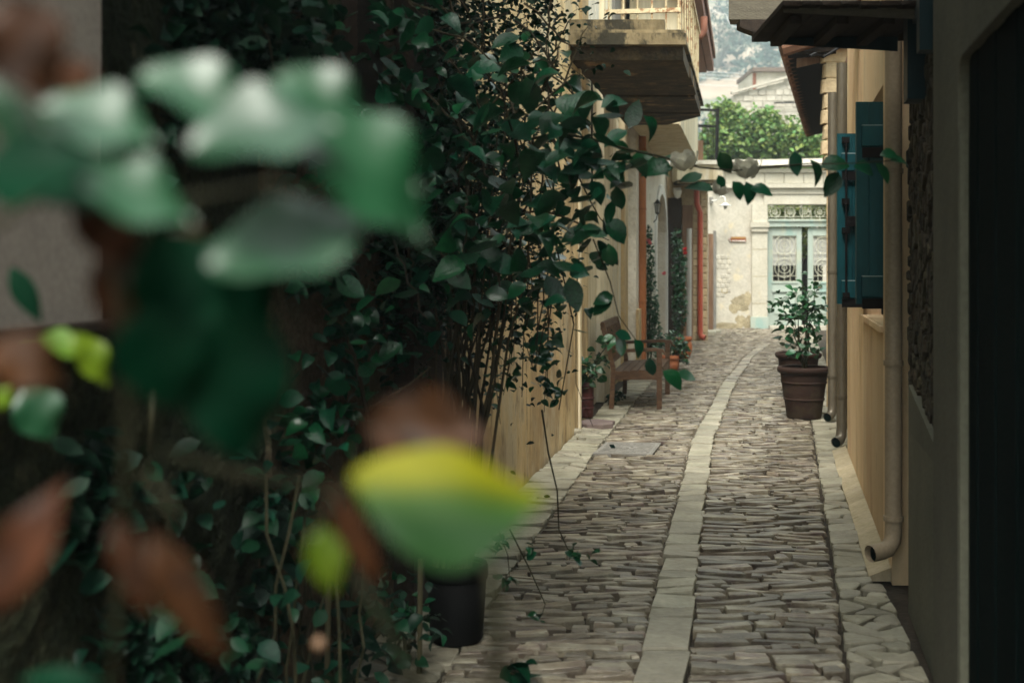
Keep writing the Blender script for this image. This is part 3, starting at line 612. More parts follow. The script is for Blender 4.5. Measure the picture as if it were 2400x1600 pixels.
# double door
def leaf(x0, x1, name_lbl=None):
    d = part('door_leaf', MB().box(x0,x1,YB+.10,YB+.13,.08,BZ(760)).box(x0,x0+.12,YB+.05,YB+.10,.08,BZ(533)).box(x1-.12,x1,YB+.05,YB+.10,.08,BZ(533)).box(x0+.121,x1-.121,YB+.05,YB+.10,BZ(552),BZ(533)).box(x0+.121,x1-.121,YB+.05,YB+.10,BZ(680),BZ(660)), M['mint'], h10)
    part('panel', MB().box(x0+.16,x1-.16,YB+.06,YB+.09,.35,BZ(690)), M['mint'], d)
    part('panel', MB().box(x0+.121,x1-.121,YB+.075,YB+.099,.08,BZ(680.5)), M['mint'], d)
    part('moulding', MB().box(x0+.1,x1-.1,YB+.03,YB+.0495,BZ(684),BZ(680)).box(x0+.1,x1-.1,YB+.03,YB+.0495,BZ(664),BZ(660)), M['mint'], d)
    a, b_ = x0+.13, x1-.13; w_ = b_-a; zt, zb_ = BZ(553), BZ(659); mb = MB(); y = YB+.08
    for f in (0,.25,.5,.75,1): mb.bar((a+w_*f,y,zb_),(a+w_*f,y,zt),.010,.010)
    for f in (0,.12,.5,.62,1): mb.bar((a,y-.012,zb_+(zt-zb_)*f),(b_,y-.012,zb_+(zt-zb_)*f),.012,.012)
    for f in (.3,.8):
        for rr in (.42,.25,.1):
            mb.tube([(a+w_/2+w_*rr*math.cos(t),y-.01,zb_+(zt-zb_)*f+w_*rr*math.sin(t)) for t in np.linspace(0,2*pi,17)], .007, 5)
    part('grille', mb, M['grille'], d)
    part('pane', MB().box(a,b_,YB+.115,YB+.12,zb_+(zt-zb_)*.35,zt), M['glass'], d)
leaf(XD0+.02, BX(1880)); leaf(BX(1895), XD1)
part('transom_shelf', MB().box(XD0,XD1,YB-.02,YB+.12,BZ(531),BZ(519)).box(XD0-.0,XD1,YB-.06,YB+.12,BZ(518.8),BZ(515)), M['mint'], h10)
tg = MB()
for f in range(9): x = XD0+.03+f*(XD1-XD0-.06)/8; tg.bar((x,YB+.06,BZ(515)),(x,YB+.06,BZ(480)),.012,.012)
for yy in (514,508,486,481): tg.bar((XD0,YB+.05,BZ(yy)),(XD1,YB+.05,BZ(yy)),.012,.012)
for f in range(5):
    cx = XD0+.2+f*.36; cz = BZ(497)
    for rr in (.125,.055): tg.tube([(cx+rr*math.cos(t),YB+.055,cz+rr*math.sin(t)) for t in np.linspace(0,2*pi,17)], .009, 5)
    for k in range(4): t = k*pi/4; tg.bar((cx-.12*math.cos(t),YB+.062,cz-.12*math.sin(t)),(cx+.12*math.cos(t),YB+.062,cz+.12*math.sin(t)),.007,.007)
part('transom_grille', tg, M['grille'], h10)
part('letter_plate', MB().box(BX(1912),BX(1928),YB+.02,YB+.03,BZ(674),BZ(668)), M['midwood'], h10)
part('passage_wall', MB().box(BX(1790),BX(1980),YB+2.2,YB+2.4,-.05,2.1), M['oldwood'], h10)

# ------------------------------------------------------------------ things on the walls
lp = thing('wall_lamp', P(1667,465,30.7), 'white swan-neck lamp with a disc shade on the pale end wall', 'lamp')
part('mount', MB().box(*sum([[P(1664,0,30.7).x,P(1670,0,30.7).x],[30.6,30.79]],[]),BZ(477),BZ(463)), M['greybox'], lp)
part('neck', MB().tube([P(1668,470,30.6),P(1674,471,30.5),P(1682,468,30.4),P(1687,461,30.3),P(1693,459,30.25),P(1699,463,30.2),P(1700,472,30.2)], .012, 6), M['whitepaint'], lp)
part('shade', MB().lathe([(.015,.06),(.05,.05),(.07,.02),(.16,0),(.155,-.015),(.05,-.012)], P(1700,481,30.2), 20), M['whitepaint'], lp, smooth=True)
part('bulb', MB().lathe([(.002,-.10),(.035,-.08),(.045,-.04),(.03,-.012)], P(1700,481,30.2), 12), M['glass'], lp, smooth=True)
sg = thing('arrow_sign', P(1728,562,30.78), 'small brown arrow sign pointing left on the pale end wall', 'sign')
a0, a1 = BX(1707), BX(1748)
part('board', MB().extr([(a0,YB-.03,BZ(561)),(a0+.045,YB-.03,BZ(567)),(a1,YB-.03,BZ(567)),(a1,YB-.03,BZ(555)),(a0+.045,YB-.03,BZ(555))],[(a0,YB-.01,BZ(561)),(a0+.045,YB-.01,BZ(567)),(a1,YB-.01,BZ(567)),(a1,YB-.01,BZ(555)),(a0+.045,YB-.01,BZ(555))]), M['sign'], sg)
part('top_band', MB().box(a0+.07,a1-.006,YB-.035,YB-.031,BZ(558.6),BZ(555.6)), M['signtop'], sg)
part('arrow_mark', MB().bar((a0+.02,YB-.033,BZ(561)),(a0+.055,YB-.033,BZ(555.6)),.006,.012).bar((a0+.02,YB-.0335,BZ(561)),(a0+.055,YB-.0335,BZ(566.4)),.006,.012), M['whitepaint'], sg)
mb = MB(); x = a0+.085
for wl in (.07,.045,.03,.06,.065): 
    mb.box(x,x+wl,YB-.0345,YB-.0312,BZ(565.6),BZ(563.6)); x += wl+.011
part('lettering', mb, M['whitepaint'], sg)

ln_ = thing('wall_lantern', P(1540,480,22), 'small black lantern on the jamb of the arched doorway', 'lantern')
c = P(1541,487,22)
part('glass', MB().lathe([(.03,-.09),(.05,.06)], c, 4), M['glass'], ln_)
part('frame', MB().lathe([(.075,.07),(.05,.09),(.02,.13),(.004,.15)], c, 12).lathe([(.001,-.12),(.036,-.1),(.034,-.085)], c, 6).tube([c+Vector((.036,0,-.09)),c+Vector((.055,0,.065))],.006,4).tube([c+Vector((-.036,0,-.09)),c+Vector((-.055,0,.065))],.006,4).tube([c+Vector((0,-.036,-.09)),c+Vector((0,-.055,.065))],.006,4), M['iron'], ln_)
part('bracket', MB().tube([c+Vector((0,0,-.12)),c+Vector((-.02,0,-.2)),(LX(22)+.01,22,c.z-.25)], .01, 6), M['iron'], ln_)

def downpipe(name, pts, r, m, label, coll=(), foot=None, cat='drainpipe', group=None):
    p0 = Vector(pts[-1]); t = thing(name, (p0.x,p0.y,0), label, cat, group)
    part('pipe', MB().tube(pts, r, 14, cap=False), m, t, smooth=True)
    for z_ in coll:
        mb = MB()
        px_, py_ = np.interp(z_, [p[2] for p in pts[:2]][::-1], [p[0] for p in pts[:2]][::-1]), pts[0][1]
        mb.lathe([(r,-.012),(r+.007,-.012),(r+.007,.012),(r,.012)], (px_,py_,z_), 14); part('bracket', mb, m, t)
    return t
q = P(2094,0,6.35).x
downpipe('drainpipe', [(q,6.35,3.3),(q,6.35,.27),(q-.008,6.34,.22),(q-.035,6.325,.185),(q-.07,6.31,.175),(q-.135,6.28,.17)], .042, M['pipecream'], 'beige painted drainpipe with elbow foot between rubble stone and peach plaster', (.33,1.1,2.05))
part('elbow_mouth', MB().lathe([(.001,0),(.036,0)], (0,0,0), 12), M['darkdoor'], bpy.data.objects['drainpipe']).matrix_basis = frame((q-.115,6.288,.17), (0,0,1), (-1,-.2,0))
def zincpipe(px, Z, label, ybot):
    x = P(px,0,Z).x; zb_ = P(0,ybot,Z).z
    t = downpipe('drainpipe', [(x,Z,3.3),(x,Z,zb_+.12),(x-.008,Z-.01,zb_+.05),(x-.03,Z-.03,zb_+.012),(x-.07,Z-.07,zb_)], .045, M['zinc'], label, (.45,1.5,2.35), group=None)
    part('elbow_mouth', MB().lathe([(.001,0),(.041,0)], (0,0,0), 12), M['darkdoor'], t).matrix_basis = frame((x-.062,Z-.062,zb_), (0,0,1), (-1,-1,0))
zincpipe(1973, 10.95, 'zinc downpipe nearer the camera, foot turned out over the stones', 1034)
zincpipe(1951, 12.85, 'zinc downpipe standing right beside the big terracotta pot', 976)
x = P(1505,0,19.4).x
downpipe('drainpipe', [(x,19.4,5.6),(x,19.4,.0)], .062, M['orpipe'], 'tall rust-brown drainpipe between the cream and whitewashed houses', (1.0,2.4,3.3))
x = P(1641,0,25.85).x
downpipe('drainpipe', [(x-.07,25.85,3.1),(x-.07,25.85,2.78),(x-.04,25.85,2.7),(x,25.85,2.6),(x,25.85,.16),(x+.02,25.84,.1),(x+.09,25.8,.07)], .055, M['redpipe'], 'red drainpipe with a bent foot on the tan corner house', ())
x = P(1615,0,24.9).x
downpipe('drainpipe', [(x,24.9,2.25),(x,24.9,.0)], .05, M['glass'], 'short pale grey pipe rising behind the orange pot', ())
x = P(1675,0,30.7).x
downpipe('drainpipe', [(x,30.7,2.35),(x,30.7,.0)], .035, M['greybox'], 'thin grey conduit at the left end of the pale back wall', ())
x = P(1665,0,29.5).x
tag(meshobj('timber_post', MB().box(x-.05,x+.05,29.4,29.5,-.02,2.25), M['midwood']), 'dark brown timber post before the pale end wall', 'post')
jb = thing('junction_box', (LX(17),17,0), 'grey junction box and conduit on the cream house above the bench', 'junction box')
x = P(1431,0,16.6).x
part('box', MB().box(x-.04,x+.04,16.5,16.62,P(0,562,16.5).z,P(0,512,16.5).z), M['greybox'], jb)
part('conduit', MB().tube([(x,16.56,P(0,562,16.5).z),(x,16.56,.1)], .028, 8), M['greybox'], jb)
part('cable', MB().tube([(x,16.56,P(0,512,16.5).z),(x-.01,16.56,2.6),(x-.03,16.56,3.4)], .01, 5), M['iron'], jb)
cm = thing('security_camera', P(1588,446,25.8), 'small white security camera under the far cream balcony', 'camera')
part('housing', MB().lathe([(.001,-.12),(.05,-.09),(.07,-.03),(.08,.0),(.085,.05)], P(1588,452,25.8), 14), M['whitepaint'], cm, smooth=True)
part('bracket', MB().box(P(1580,0,25.8).x,P(1596,0,25.8).x,25.8,25.95,P(0,447,25.8).z,P(0,440,25.8).z), M['whitepaint'], cm)
pn = thing('wall_panel', P(75,300,2.95), 'plain grey panel at the far left edge above a dark ledge', 'panel')
part('sheet', MB().side(LX, 2.0, 2.985, .04, .10, P(0,750,2.985).z, 3.2), M['lightrender'], pn)
part('ledge', MB().side(LX, 2.5, 3.04, .035, .13, P(0,770,2.985).z, P(0,752,2.985).z), M['oldwood'], pn)

# manhole cover
mc = thing('manhole_cover', (mh_c.x, mh_c.y, 0), 'grey iron inspection cover set in the cobbles on the left', 'manhole cover')
def sc(pts, f, z): c = sum(pts, Vector())/4; return [Vector((c.x+(p.x-c.x)*f, c.y+(p.y-c.y)*f, z)) for p in pts]
part('frame', MB().extr(sc(MH,.985,-.03), sc(MH,.985,.004)), M['cover'], mc)
part('lid', MB().extr(sc(MH,.93,-.02), sc(MH,.93,.008)), M['cover'], mc)
mb = MB(); q = sc(MH,.86,.008)
for i in range(15):
    for j in range(8):
        u, v = (i+.5)/15, (j+.5)/8
        if .3 < u < .7 and .35 < v < .65 and (i+j)%2: continue
        c = q[0].lerp(q[1],u).lerp(q[3].lerp(q[2],u), v); mb.box(c.x-.013,c.x+.013,c.y-.018,c.y+.018,.0082,.013)
part('relief', mb, M['cover'], mc, kind='stuff')
c = q[0].lerp(q[1],.17).lerp(q[3].lerp(q[2],.17), .55); part('lift_slot', MB().box(c.x-.02,c.x+.02,c.y-.09,c.y+.09,.0085,.0145), M['darkdoor'], mc)
q = blob(0,0,.17,.22,14,5.); c = P(1398,1000,12.5)
tag(meshobj('loose_slab', MB().stone([(c.x+a,c.y+b_,.045) for a, b_ in q], (0,0,1), .06, .01), M['purple']), 'loose purple-grey slab lying by the wall corner under the dark pot', 'stone slab')
for i, (px, py, s_) in enumerate(((1352,1015,.055),(1362,1030,.04),(1665,783,.12),(1680,780,.1))):
    Zc = 4800/(py-614); c = P(px,py,Zc); q = blob(0,0,s_,s_*.8,9,i*2.)
    tag(meshobj('loose_stone', MB().stone([(c.x+a,c.y+b_,s_*.8) for a, b_ in q], (0,0,1), s_*.8, s_*.3), M['slab']), ['rounded pale stone at the foot of the ochre wall corner','smaller pale stone in front of the rounded one at the ochre corner','rough stone at the foot of the red drainpipe','flat stone beside the brown timber post'][i], 'stone')

# ------------------------------------------------------------------ BENCH
bc = thing('garden_bench', (1.35,14.7,0), 'slatted wooden bench with armrests against the cream house', 'bench')
bd = Vector((.179,1,0)).normalized(); bnn = Vector((1,-.179,0)).normalized()
B0 = Vector((1.60,13.9,0)); LB = 1.58
def bp(s_, d, z_): return B0+bd*s_-bnn*d+Vector((0,0,z_))     # s along, d back from the front
for s_ in (0, LB):
    part('leg', MB().bar(bp(s_,0,0), bp(s_,0,.63), .055,.06, bd), M['bench'], bc)
    part('leg', MB().bar(bp(s_,.52,0), bp(s_,.50,.44), .05,.06, bd).bar(bp(s_,.50,.44), bp(s_,.62,.93), .05,.055, bd), M['bench'], bc)
    mb = MB(); arc_ = [(-.06,.62),(-.04,.655),(.05,.668),(.3,.655),(.55,.64)]
    A = [bp(s_-.035,d,z_) for d, z_ in arc_]+[bp(s_-.035,d,z_-.035) for d, z_ in arc_[::-1]]
    A2 = [bp(s_+.035,d,z_) for d, z_ in arc_]+[bp(s_+.035,d,z_-.035) for d, z_ in arc_[::-1]]
    part('armrest', mb.extr(A, A2), M['bench'], bc)
    part('side_rail', MB().bar(bp(s_,.02,.37), bp(s_,.50,.36), .035,.09), M['bench'], bc)
part('front_rail', MB().bar(bp(.03,.0,.37), bp(LB-.03,.0,.37), .03,.08), M['bench'], bc)
part('rear_rail', MB().bar(bp(.03,.50,.36), bp(LB-.03,.50,.36), .03,.08), M['bench'], bc)
for k in range(6): part('seat_slat', MB().bar(bp(-.02,.02+k*.085,.425-.006*k), bp(LB+.02,.02+k*.085,.425-.006*k), .07,.024), M['bench'], bc)
part('back_rail', MB().bar(bp(-.03,.62,.90), bp(LB+.03,.62,.90), .035,.085), M['bench'], bc)
part('back_rail', MB().bar(bp(.02,.525,.52), bp(LB-.02,.525,.52), .03,.06), M['bench'], bc)
for k in range(17):
    s_ = .07+k*(LB-.14)/16; part('back_slat', MB().bar(bp(s_,.53,.54), bp(s_,.612,.87), .06,.016, bd), M['bench'], bc)

# ------------------------------------------------------------------ POTS AND POT PLANTS
def pot(name, c, prof, m, label, cat='plant pot', group=None, bands=(), rim=None):
    t = thing(name, c, label, cat, group)
    rt = prof[-1][0]; zt = prof[-1][1]
    part('body', MB().lathe([(.001,0)]+prof+[(rt-.025,zt),(rt-.03,zt-.05)], c, 36), m, t, smooth=True)
    if rim: part('rim', MB().lathe([(rt-.02,zt-.05),(rt+rim*.4,zt-.045),(rt+rim,zt-.02),(rt+rim*.9,zt+.01),(rt+rim*.3,zt+.02),(rt-.02,zt+.012)], c, 36), m, t, smooth=True)
    for zb_, rb_ in bands: part('band', MB().lathe([(rb_-.006,-.013),(rb_+.007,-.008),(rb_+.007,.008),(rb_-.006,.013)], (c[0],c[1],c[2]+zb_), 36), m, t, smooth=True)
    part('soil', MB().lathe([(.001,zt-.04),(rt-.02,zt-.045)], c, 24), M['soil'], t)
    return t
def shrub(name, base, blobs, n, s, material, label, cat='plant', nmax=0, stems=5, flowers=None, fm=None, nstem=.012, group=None):
    t = thing(name, base, label, cat, group); base = Vector(base); mats = []
    for i in range(stems):
        c, r = blobs[i % len(blobs)]; e = Vector(c)+Vector((rnd(-.5,.5)*r[0], rnd(-.5,.5)*r[1], rnd(-.2,.7)*r[2]))
        pts = curvy(base+Vector((rnd(-.02,.02),rnd(-.02,.02),0)), e, .0, 6, .025)
        part('stem', MB().tube(pts, [nstem*(1-.13*k) for k in range(7)], 5), M['stem'], t)
    tot = sum(r[0]*r[1]*r[2] for c, r in blobs)
    for c, r in blobs:
        for k in range(int(n*r[0]*r[1]*r[2]/tot)):
            while True:
                d = Vector((rnd(-1,1),rnd(-1,1),rnd(-1,1)))
                if d.length < 1: break
            mats.append(rleaf(Vector(c)+Vector((d.x*r[0],d.y*r[1],d.z*r[2])), s*rnd(.65,1.25)))
    split_leaves(t, mats, material, nmax)
    for i, f in enumerate(flowers or []): flower(f, .036 if not isinstance(f, tuple) else f[1], fm, t)
    return t
def flower(c, r, m, t, n=9):
    mb = MB(); ax = Vector((rnd(-.3,.6), -.35, .9)).normalized(); e1 = ax.orthogonal().normalized(); e2 = ax.cross(e1)
    for k in range(n):
        a0 = k*2.4; rr = r*(.55+.45*k/n); op = .25+.75*k/n; vs = []; fs = []
        for i in range(6):
            ph = pi*(.06+.60*i/5)
            for j in range(5):
                u = (j-2)/2; aa = a0+u*(.75*math.sin(pi*(.18+.78*i/5))); q = rr*(1+.12*u*u*op+.08*nz(k*3.,i,j))
                fl = 1+op*.35*(i/5)**3
                vs.append(Vector(c)+ax*(-q*math.cos(ph)*(1 if i < 4 else .9))+(e1*math.cos(aa)+e2*math.sin(aa))*q*math.sin(ph)*fl)
        fs = [(i*5+j,i*5+j+1,i*5+j+6,i*5+j+5) for i in range(5) for j in range(4)]
        mb.add(vs, fs)
    return part('flower', mb, m, t, smooth=True)

potprof = [(.165,0),(.175,.02),(.20,.2),(.232,.42),(.245,.51)]
c1 = (3.0,13.15,0); c2 = (3.40,15.2,0)
pot('terracotta_pot', c1, potprof, M['terra'], 'large brown terracotta pot holding the leafy shrub by the zinc pipes', group='large terracotta pots', bands=((.20,.201),(.37,.225)), rim=.028)
pot('terracotta_pot', c2, potprof, M['terra'], 'large terracotta pot half hidden behind the front pot', group='large terracotta pots', bands=((.20,.201),(.37,.225)), rim=.028)
shrub('citrus_shrub', (3.0,13.15,.45), [((2.97,13.15,.93),(.27,.25,.26)),((2.86,13.1,1.18),(.28,.2,.17)),((3.05,13.15,1.30),(.14,.15,.22)),((3.13,13.2,1.08),(.14,.2,.2)),((2.98,13.1,.70),(.2,.2,.12))], 240, .092, M['leafpot'], 'glossy dark green shrub growing in the large terracotta pot', 'shrub', 300, 9)
# jar-shaped pot
c3 = (2.84,21.3,0)
pot('orange_jar', c3, [(.09,0),(.12,.02),(.155,.12),(.16,.2),(.145,.27),(.13,.31),(.145,.34)], M['terrabright'], 'round-bellied orange jar pot standing out by the arched doorway', rim=.01)
shrub('climbing_shrub', (2.83,21.3,.3), [((2.80,21.4,.85),(.13,.2,.5)),((2.80,21.5,1.5),(.13,.2,.45)),((2.78,21.6,1.95),(.10,.15,.22))], 700, .075, M['leafpot'], 'upright climbing shrub with a red bloom in the orange jar', 'climbing plant', 0, 5, [P(1605,583,21.3),P(1606,592,21.3)], M['redpetal'])
c4 = (2.36,19.0,0)
pot('orange_pot', c4, [(.10,0),(.115,.02),(.135,.2)], M['terrabright'], 'orange flowerpot behind the bench armrest', rim=.015)
shrub('bushy_plant', (2.36,19.0,.18), [((2.38,19.0,.40),(.22,.15,.18)),((2.5,18.9,.35),(.12,.12,.14)),((2.55,18.9,.16),(.08,.1,.1))], 330, .07, M['leafpot'], 'bushy green plant in the orange flowerpot behind the bench', 'plant', 0, 5)
shrub('flowering_climber', (2.20,20.6,.02), [((2.18,20.6,1.6),(.11,.15,.45)),((2.22,20.6,.9),(.14,.15,.6)),((2.30,20.7,.45),(.13,.15,.4)),((2.19,20.6,2.05),(.08,.1,.16))], 950, .07, M['leafpot'], 'pink flowering climber beside the rust-brown drainpipe', 'climbing plant', 0, 5, [P(1520,562,20.5),P(1556,640,20.8),P(1523,568,20.5)], M['pink'])
# dark pot by the ochre corner
c5 = (.735,12.95,.03)
pot('dark_pot', c5, [(.085,0),(.09,.02),(.093,.3),(.095,.36)], M['redblack'], 'dark red-black ribbed pot at the ochre wall corner', bands=((.1,.09),(.2,.092)))
shrub('ivy_geranium', (.74,12.95,.36), [((.80,12.9,.55),(.17,.12,.18)),((.95,12.9,.72),(.10,.1,.16)),((.72,12.9,.42),(.12,.1,.12))], 75, .105, M['leafpot'], 'broad-leaved trailing plant in the dark pot beside the bench', 'plant', 75, 5)
shrub('low_weed', (1.08,14.3,.0), [((1.15,14.3,.10),(.12,.15,.08))], 60, .06, M['leafdark'], 'low weed growing under the bench', 'weed', 0, 3)
# black pot in front
c6 = (-.235,5.42,0)
pot('black_pot', c6, [(.10,0),(.112,.02),(.128,.31)], M['blackpot'], 'large black plastic pot at the foot of the climbing canes', rim=.006)
shrub('leafy_weed', (-.42,5.1,.0), [((-.40,5.1,.16),(.15,.12,.12)),((-.50,5.15,.22),(.12,.1,.16))], 70, .05, M['leaf'], 'small leafy weed in front of the black pot', 'weed', 70, 4)
shrub('grass_tuft', (.02,4.85,.0), [((.03,4.85,.05),(.05,.05,.05))], 6, .11, M['fgdark'], 'narrow dark leaves sprouting from the cobbles at the lower edge', 'weed', 6, 2)

# ------------------------------------------------------------------ CLIMBING ROSE ON THE LEFT WALL
rose = thing('climbing_rose', (-.25,5.8,0), 'big dark climbing rose with white blooms arching over the lane', 'climbing plant')
mats = []
def cluster(px, py, Z, rx, ry, rz, n, s, lst=None):
    lst = mats if lst is None else lst
    for k in range(n):
        d = Vector((R.gauss(0,.5), R.gauss(0,.5), R.gauss(0,.5)))
        Zc = Z+d.y*rz; c = P(px+d.x*rx, py+d.z*ry, Zc)
        c.x = max(c.x, LX(c.y)+.05); lst.append(rleaf(c, s*rnd(.6,1.3)))
for a in ((1000,300,5.7,150,330,.5,170,.095),(1110,330,5.8,140,300,.5,60,.09),(1200,470,5.7,130,220,.5,42,.095),(1280,260,5.6,90,200,.4,24,.09),(1320,470,5.4,110,150,.4,30,.095),
          (1100,660,5.8,190,110,.4,50,.095),(960,640,5.5,130,150,.4,60,.09),(880,190,5.2,110,220,.4,70,.09),(720,190,4.7,100,170,.3,36,.09),(1260,640,5.6,130,120,.4,30,.095),
          (760,700,4.9,150,140,.3,60,.085),(840,800,5.1,90,90,.3,26,.085),(690,970,4.6,110,120,.3,32,.085),(1230,830,6.0,110,110,.3,26,.075),(1380,330,5.0,80,120,.3,22,.09),(1390,600,5.0,60,140,.3,14,.09)):
    cluster(*a)
for a in ((1330,330,4.95,110,130,.2,24,.12),(1440,390,4.85,70,70,.15,14,.12),(1230,300,5.1,120,200,.25,20,.12),(1330,520,5.0,90,140,.2,20,.11),(1120,560,5.2,150,200,.25,20,.12),(1010,420,5.1,120,260,.25,36,.125),(1180,640,5.2,140,90,.2,14,.12),
          (690,560,4.6,110,200,.3,60,.1),(800,420,4.8,110,240,.3,60,.1),(800,900,4.9,120,160,.3,40,.095),(660,1080,4.5,110,140,.3,40,.1),(900,60,5.0,130,120,.3,45,.1)): cluster(*a)
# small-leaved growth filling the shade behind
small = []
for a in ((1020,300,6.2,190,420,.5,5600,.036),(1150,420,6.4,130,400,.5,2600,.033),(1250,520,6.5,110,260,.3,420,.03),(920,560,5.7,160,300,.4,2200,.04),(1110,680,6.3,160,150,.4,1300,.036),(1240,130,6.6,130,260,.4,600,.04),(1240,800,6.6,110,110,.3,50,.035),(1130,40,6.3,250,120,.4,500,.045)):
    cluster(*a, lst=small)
# canes
for k in range(34):
    b_ = P(rnd(1015,1105), 0, 5.42+rnd(-.05,.08)); b_.z = .28
    px = rnd(985,1260); Zt = rnd(5.6,6.3); e = P(px, rnd(560,720), Zt)
    mid = b_.lerp(e, .5)+Vector((rnd(-.05,.05),rnd(-.05,.05),.03))
    part('cane', MB().tube([b_, b_.lerp(mid,.5)+Vector((rnd(-.035,.035),rnd(-.03,.03),0)), mid+Vector((rnd(-.04,.04),0,0)), mid.lerp(e,.5)+Vector((rnd(-.05,.05),rnd(-.04,.04),0)), e, e+Vector((rnd(-.05,.15),rnd(-.1,.1),rnd(.4,.9)))], [w_*q_ for w_ in (rnd(.0045,.010),) for q_ in (1,1,.93,.8,.66,.4)], 5), M['cane'], rose)
for k in range(80):
    e0 = P(rnd(900,1310), rnd(-60,560), rnd(5.2,6.3)); e1 = e0+Vector((rnd(-.3,.4), rnd(-.2,.2), rnd(-.6,-.1) if k%3 else rnd(.1,.5)))
    part('branch', MB().tube(curvy(e0, e1, rnd(-.03,.05), 6, .015), [.005]*4+[.004,.003,.002], 5), M['cane'], rose)
def stemline(pts, r0=.005, r1=.002, name='branch', m='stem'):
    pts = [P(*p) for p in pts]; n = len(pts)
    part(name, MB().tube(pts, [r0+(r1-r0)*i/(n-1) for i in range(n)], 6), M[m], rose)
for k in range(12):
    px = rnd(1120,1310); Zc = rnd(5.7,6.3); y1 = rnd(820,1000)
    part('branch', MB().tube([P(px,600,Zc),P(px+rnd(-12,12),700,Zc),P(px+rnd(-18,18),780,Zc),P(px+rnd(-25,25),y1,Zc)], [.004,.0035,.003,.0015], 5), M['cane'], rose)
    for q in range(7): mats.append(rleaf(P(px+rnd(-16,16),rnd(640,y1),Zc), rnd(.04,.075)))
# branch reaching over the lane, with its own leaves
stemline([(1230,330,5.3),(1310,310,5.1),(1400,330,4.9),(1480,352,4.8),(1560,370,4.7),(1640,392,4.65),(1720,400,4.6),(1800,392,4.6),(1890,384,4.55),(1980,384,4.5),(2100,376,4.5)], .006, .0018)
stemline([(1180,170,5.4),(1270,140,5.3),(1340,160,5.2),(1420,220,5.1),(1450,285,5.0)], .003, .0012)
stemline([(1210,60,5.4),(1300,140,5.3),(1400,240,5.2)], .002, .001)
stemline([(1390,560,5.0),(1430,660,5.0),(1450,740,5.0),(1500,810,5.0),(1560,870,5.0)], .003, .0012)
stemline([(1270,960,6.0),(1285,1060,6.0),(1306,1150,5.9),(1310,1240,5.9),(1330,1285,5.85),(1355,1300,5.8)], .005, .002)
stemline([(1195,1240,5.5),(1240,1330,5.5),(1278,1415,5.45),(1270,1440,5.4),(1210,1452,5.35)], .004, .0015)
stemline([(1165,1230,5.5),(1190,1300,5.5),(1195,1360,5.45)], .003, .0015)
stemline([(1300,560,5.6),(1345,760,5.7),(1310,960,5.8)], .004, .0025)
stemline([(1360,560,5.3),(1350,700,5.4),(1350,900,5.6),(1390,1000,5.9)], .0025, .0015)
stemline([(700,760,4.7),(830,830,4.9),(860,960,5.0),(880,1090,5.05)], .006, .012, m='cane')
stemline([(860,960,5.0),(960,900,5.1),(1010,860,5.2)], .006, .003, m='cane')
stemline([(640,620,4.5),(800,760,4.8),(840,860,4.95)], .005, .008, m='cane')
# single leaves: pixel centre, angle in the picture (deg), length in px
single = [(1486,268,70,75),(1524,300,-65,66),(1440,240,20,70),(1585,372,160,60),(1540,396,185,75),(1620,418,200,60),(1640,440,170,72),(1700,382,-60,60),(1690,428,-70,38),(1730,446,-60,50),
          (1755,452,-80,55),(1785,446,-10,55),(1866,385,-85,62),(1912,404,-70,66),(1958,385,8,70),(2028,396,-12,60),(2085,362,5,45),(2110,378,-5,50),(2070,405,-60,58),(1950,432,-120,70),
          (1460,350,-20,60),(1500,372,190,60),(1440,410,-40,65),(1400,450,-60,62),(1450,465,-75,60),(1380,380,-30,65),(1340,420,-70,70),(1290,560,-30,60),(1345,690,-75,85),(1410,720,-150,55),(1415,700,200,50),
          (1445,540,-55,70),(1430,600,-80,60),(1462,786,-15,45),(1456,812,-85,48),(1496,818,-70,50),(1526,860,-80,46),(1578,888,-40,62),(1610,880,-30,45),(1385,440,170,55),(1430,500,-100,60),
          (1335,250,-30,80),(1240,225,-80,90),(1270,185,200,90),(1130,165,185,95),(1200,300,170,80),(1330,340,10,70),(1180,620,-20,75),(1250,640,15,70),(1300,680,-60,80),(1130,580,160,70),(1165,690,-10,60)]
for px, py, an, lp_ in single:
    Zc = float(np.interp(px, [1100,1400,1700,2100], [5.3,5.0,4.62,4.5])); a = math.radians(an)
    mats.append(frame(P(px,py,Zc), (math.cos(a), rnd(-.3,.3), math.sin(a)), (rnd(-.5,.5), -rnd(.4,1), rnd(.2,1)), lp_/3000*Zc))
for px, py, Zc, n in ((1372,1302,5.8,9),(1185,1275,5.5,10),(1185,1365,5.45,6),(1240,1285,5.5,4),(1262,1450,5.4,3),(1330,1290,5.85,3),(1300,930,5.9,12),(1265,900,5.9,10)):
    for k in range(n): mats.append(rleaf(P(px+rnd(-24,24),py+rnd(-18,18),Zc), rnd(.04,.06)))
split_leaves(rose, mats, M['leaf'], 300)
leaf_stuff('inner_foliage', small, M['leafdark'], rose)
over = []                                  # added canopy of leaves out of view, shading the near lane
for k in range(5200):
    y = rnd(2.4,7.3); x = LX(y)+rnd(0,1)*(RX(y)-LX(y)); over.append(rleaf((x,y,max(3.3,1.85+.215*y)+.12*nz(x*1.5,y*1.5)+rnd(0,.3)), rnd(.07,.13)))
leaf_stuff('shading_canopy', over, M['leafdark'], rose)
for px, py, r_ in ((1604,372,.047),(1752,390,.047),(1690,440,.03)): flower(P(px,py,4.62), r_, M['petal'], rose, 12)

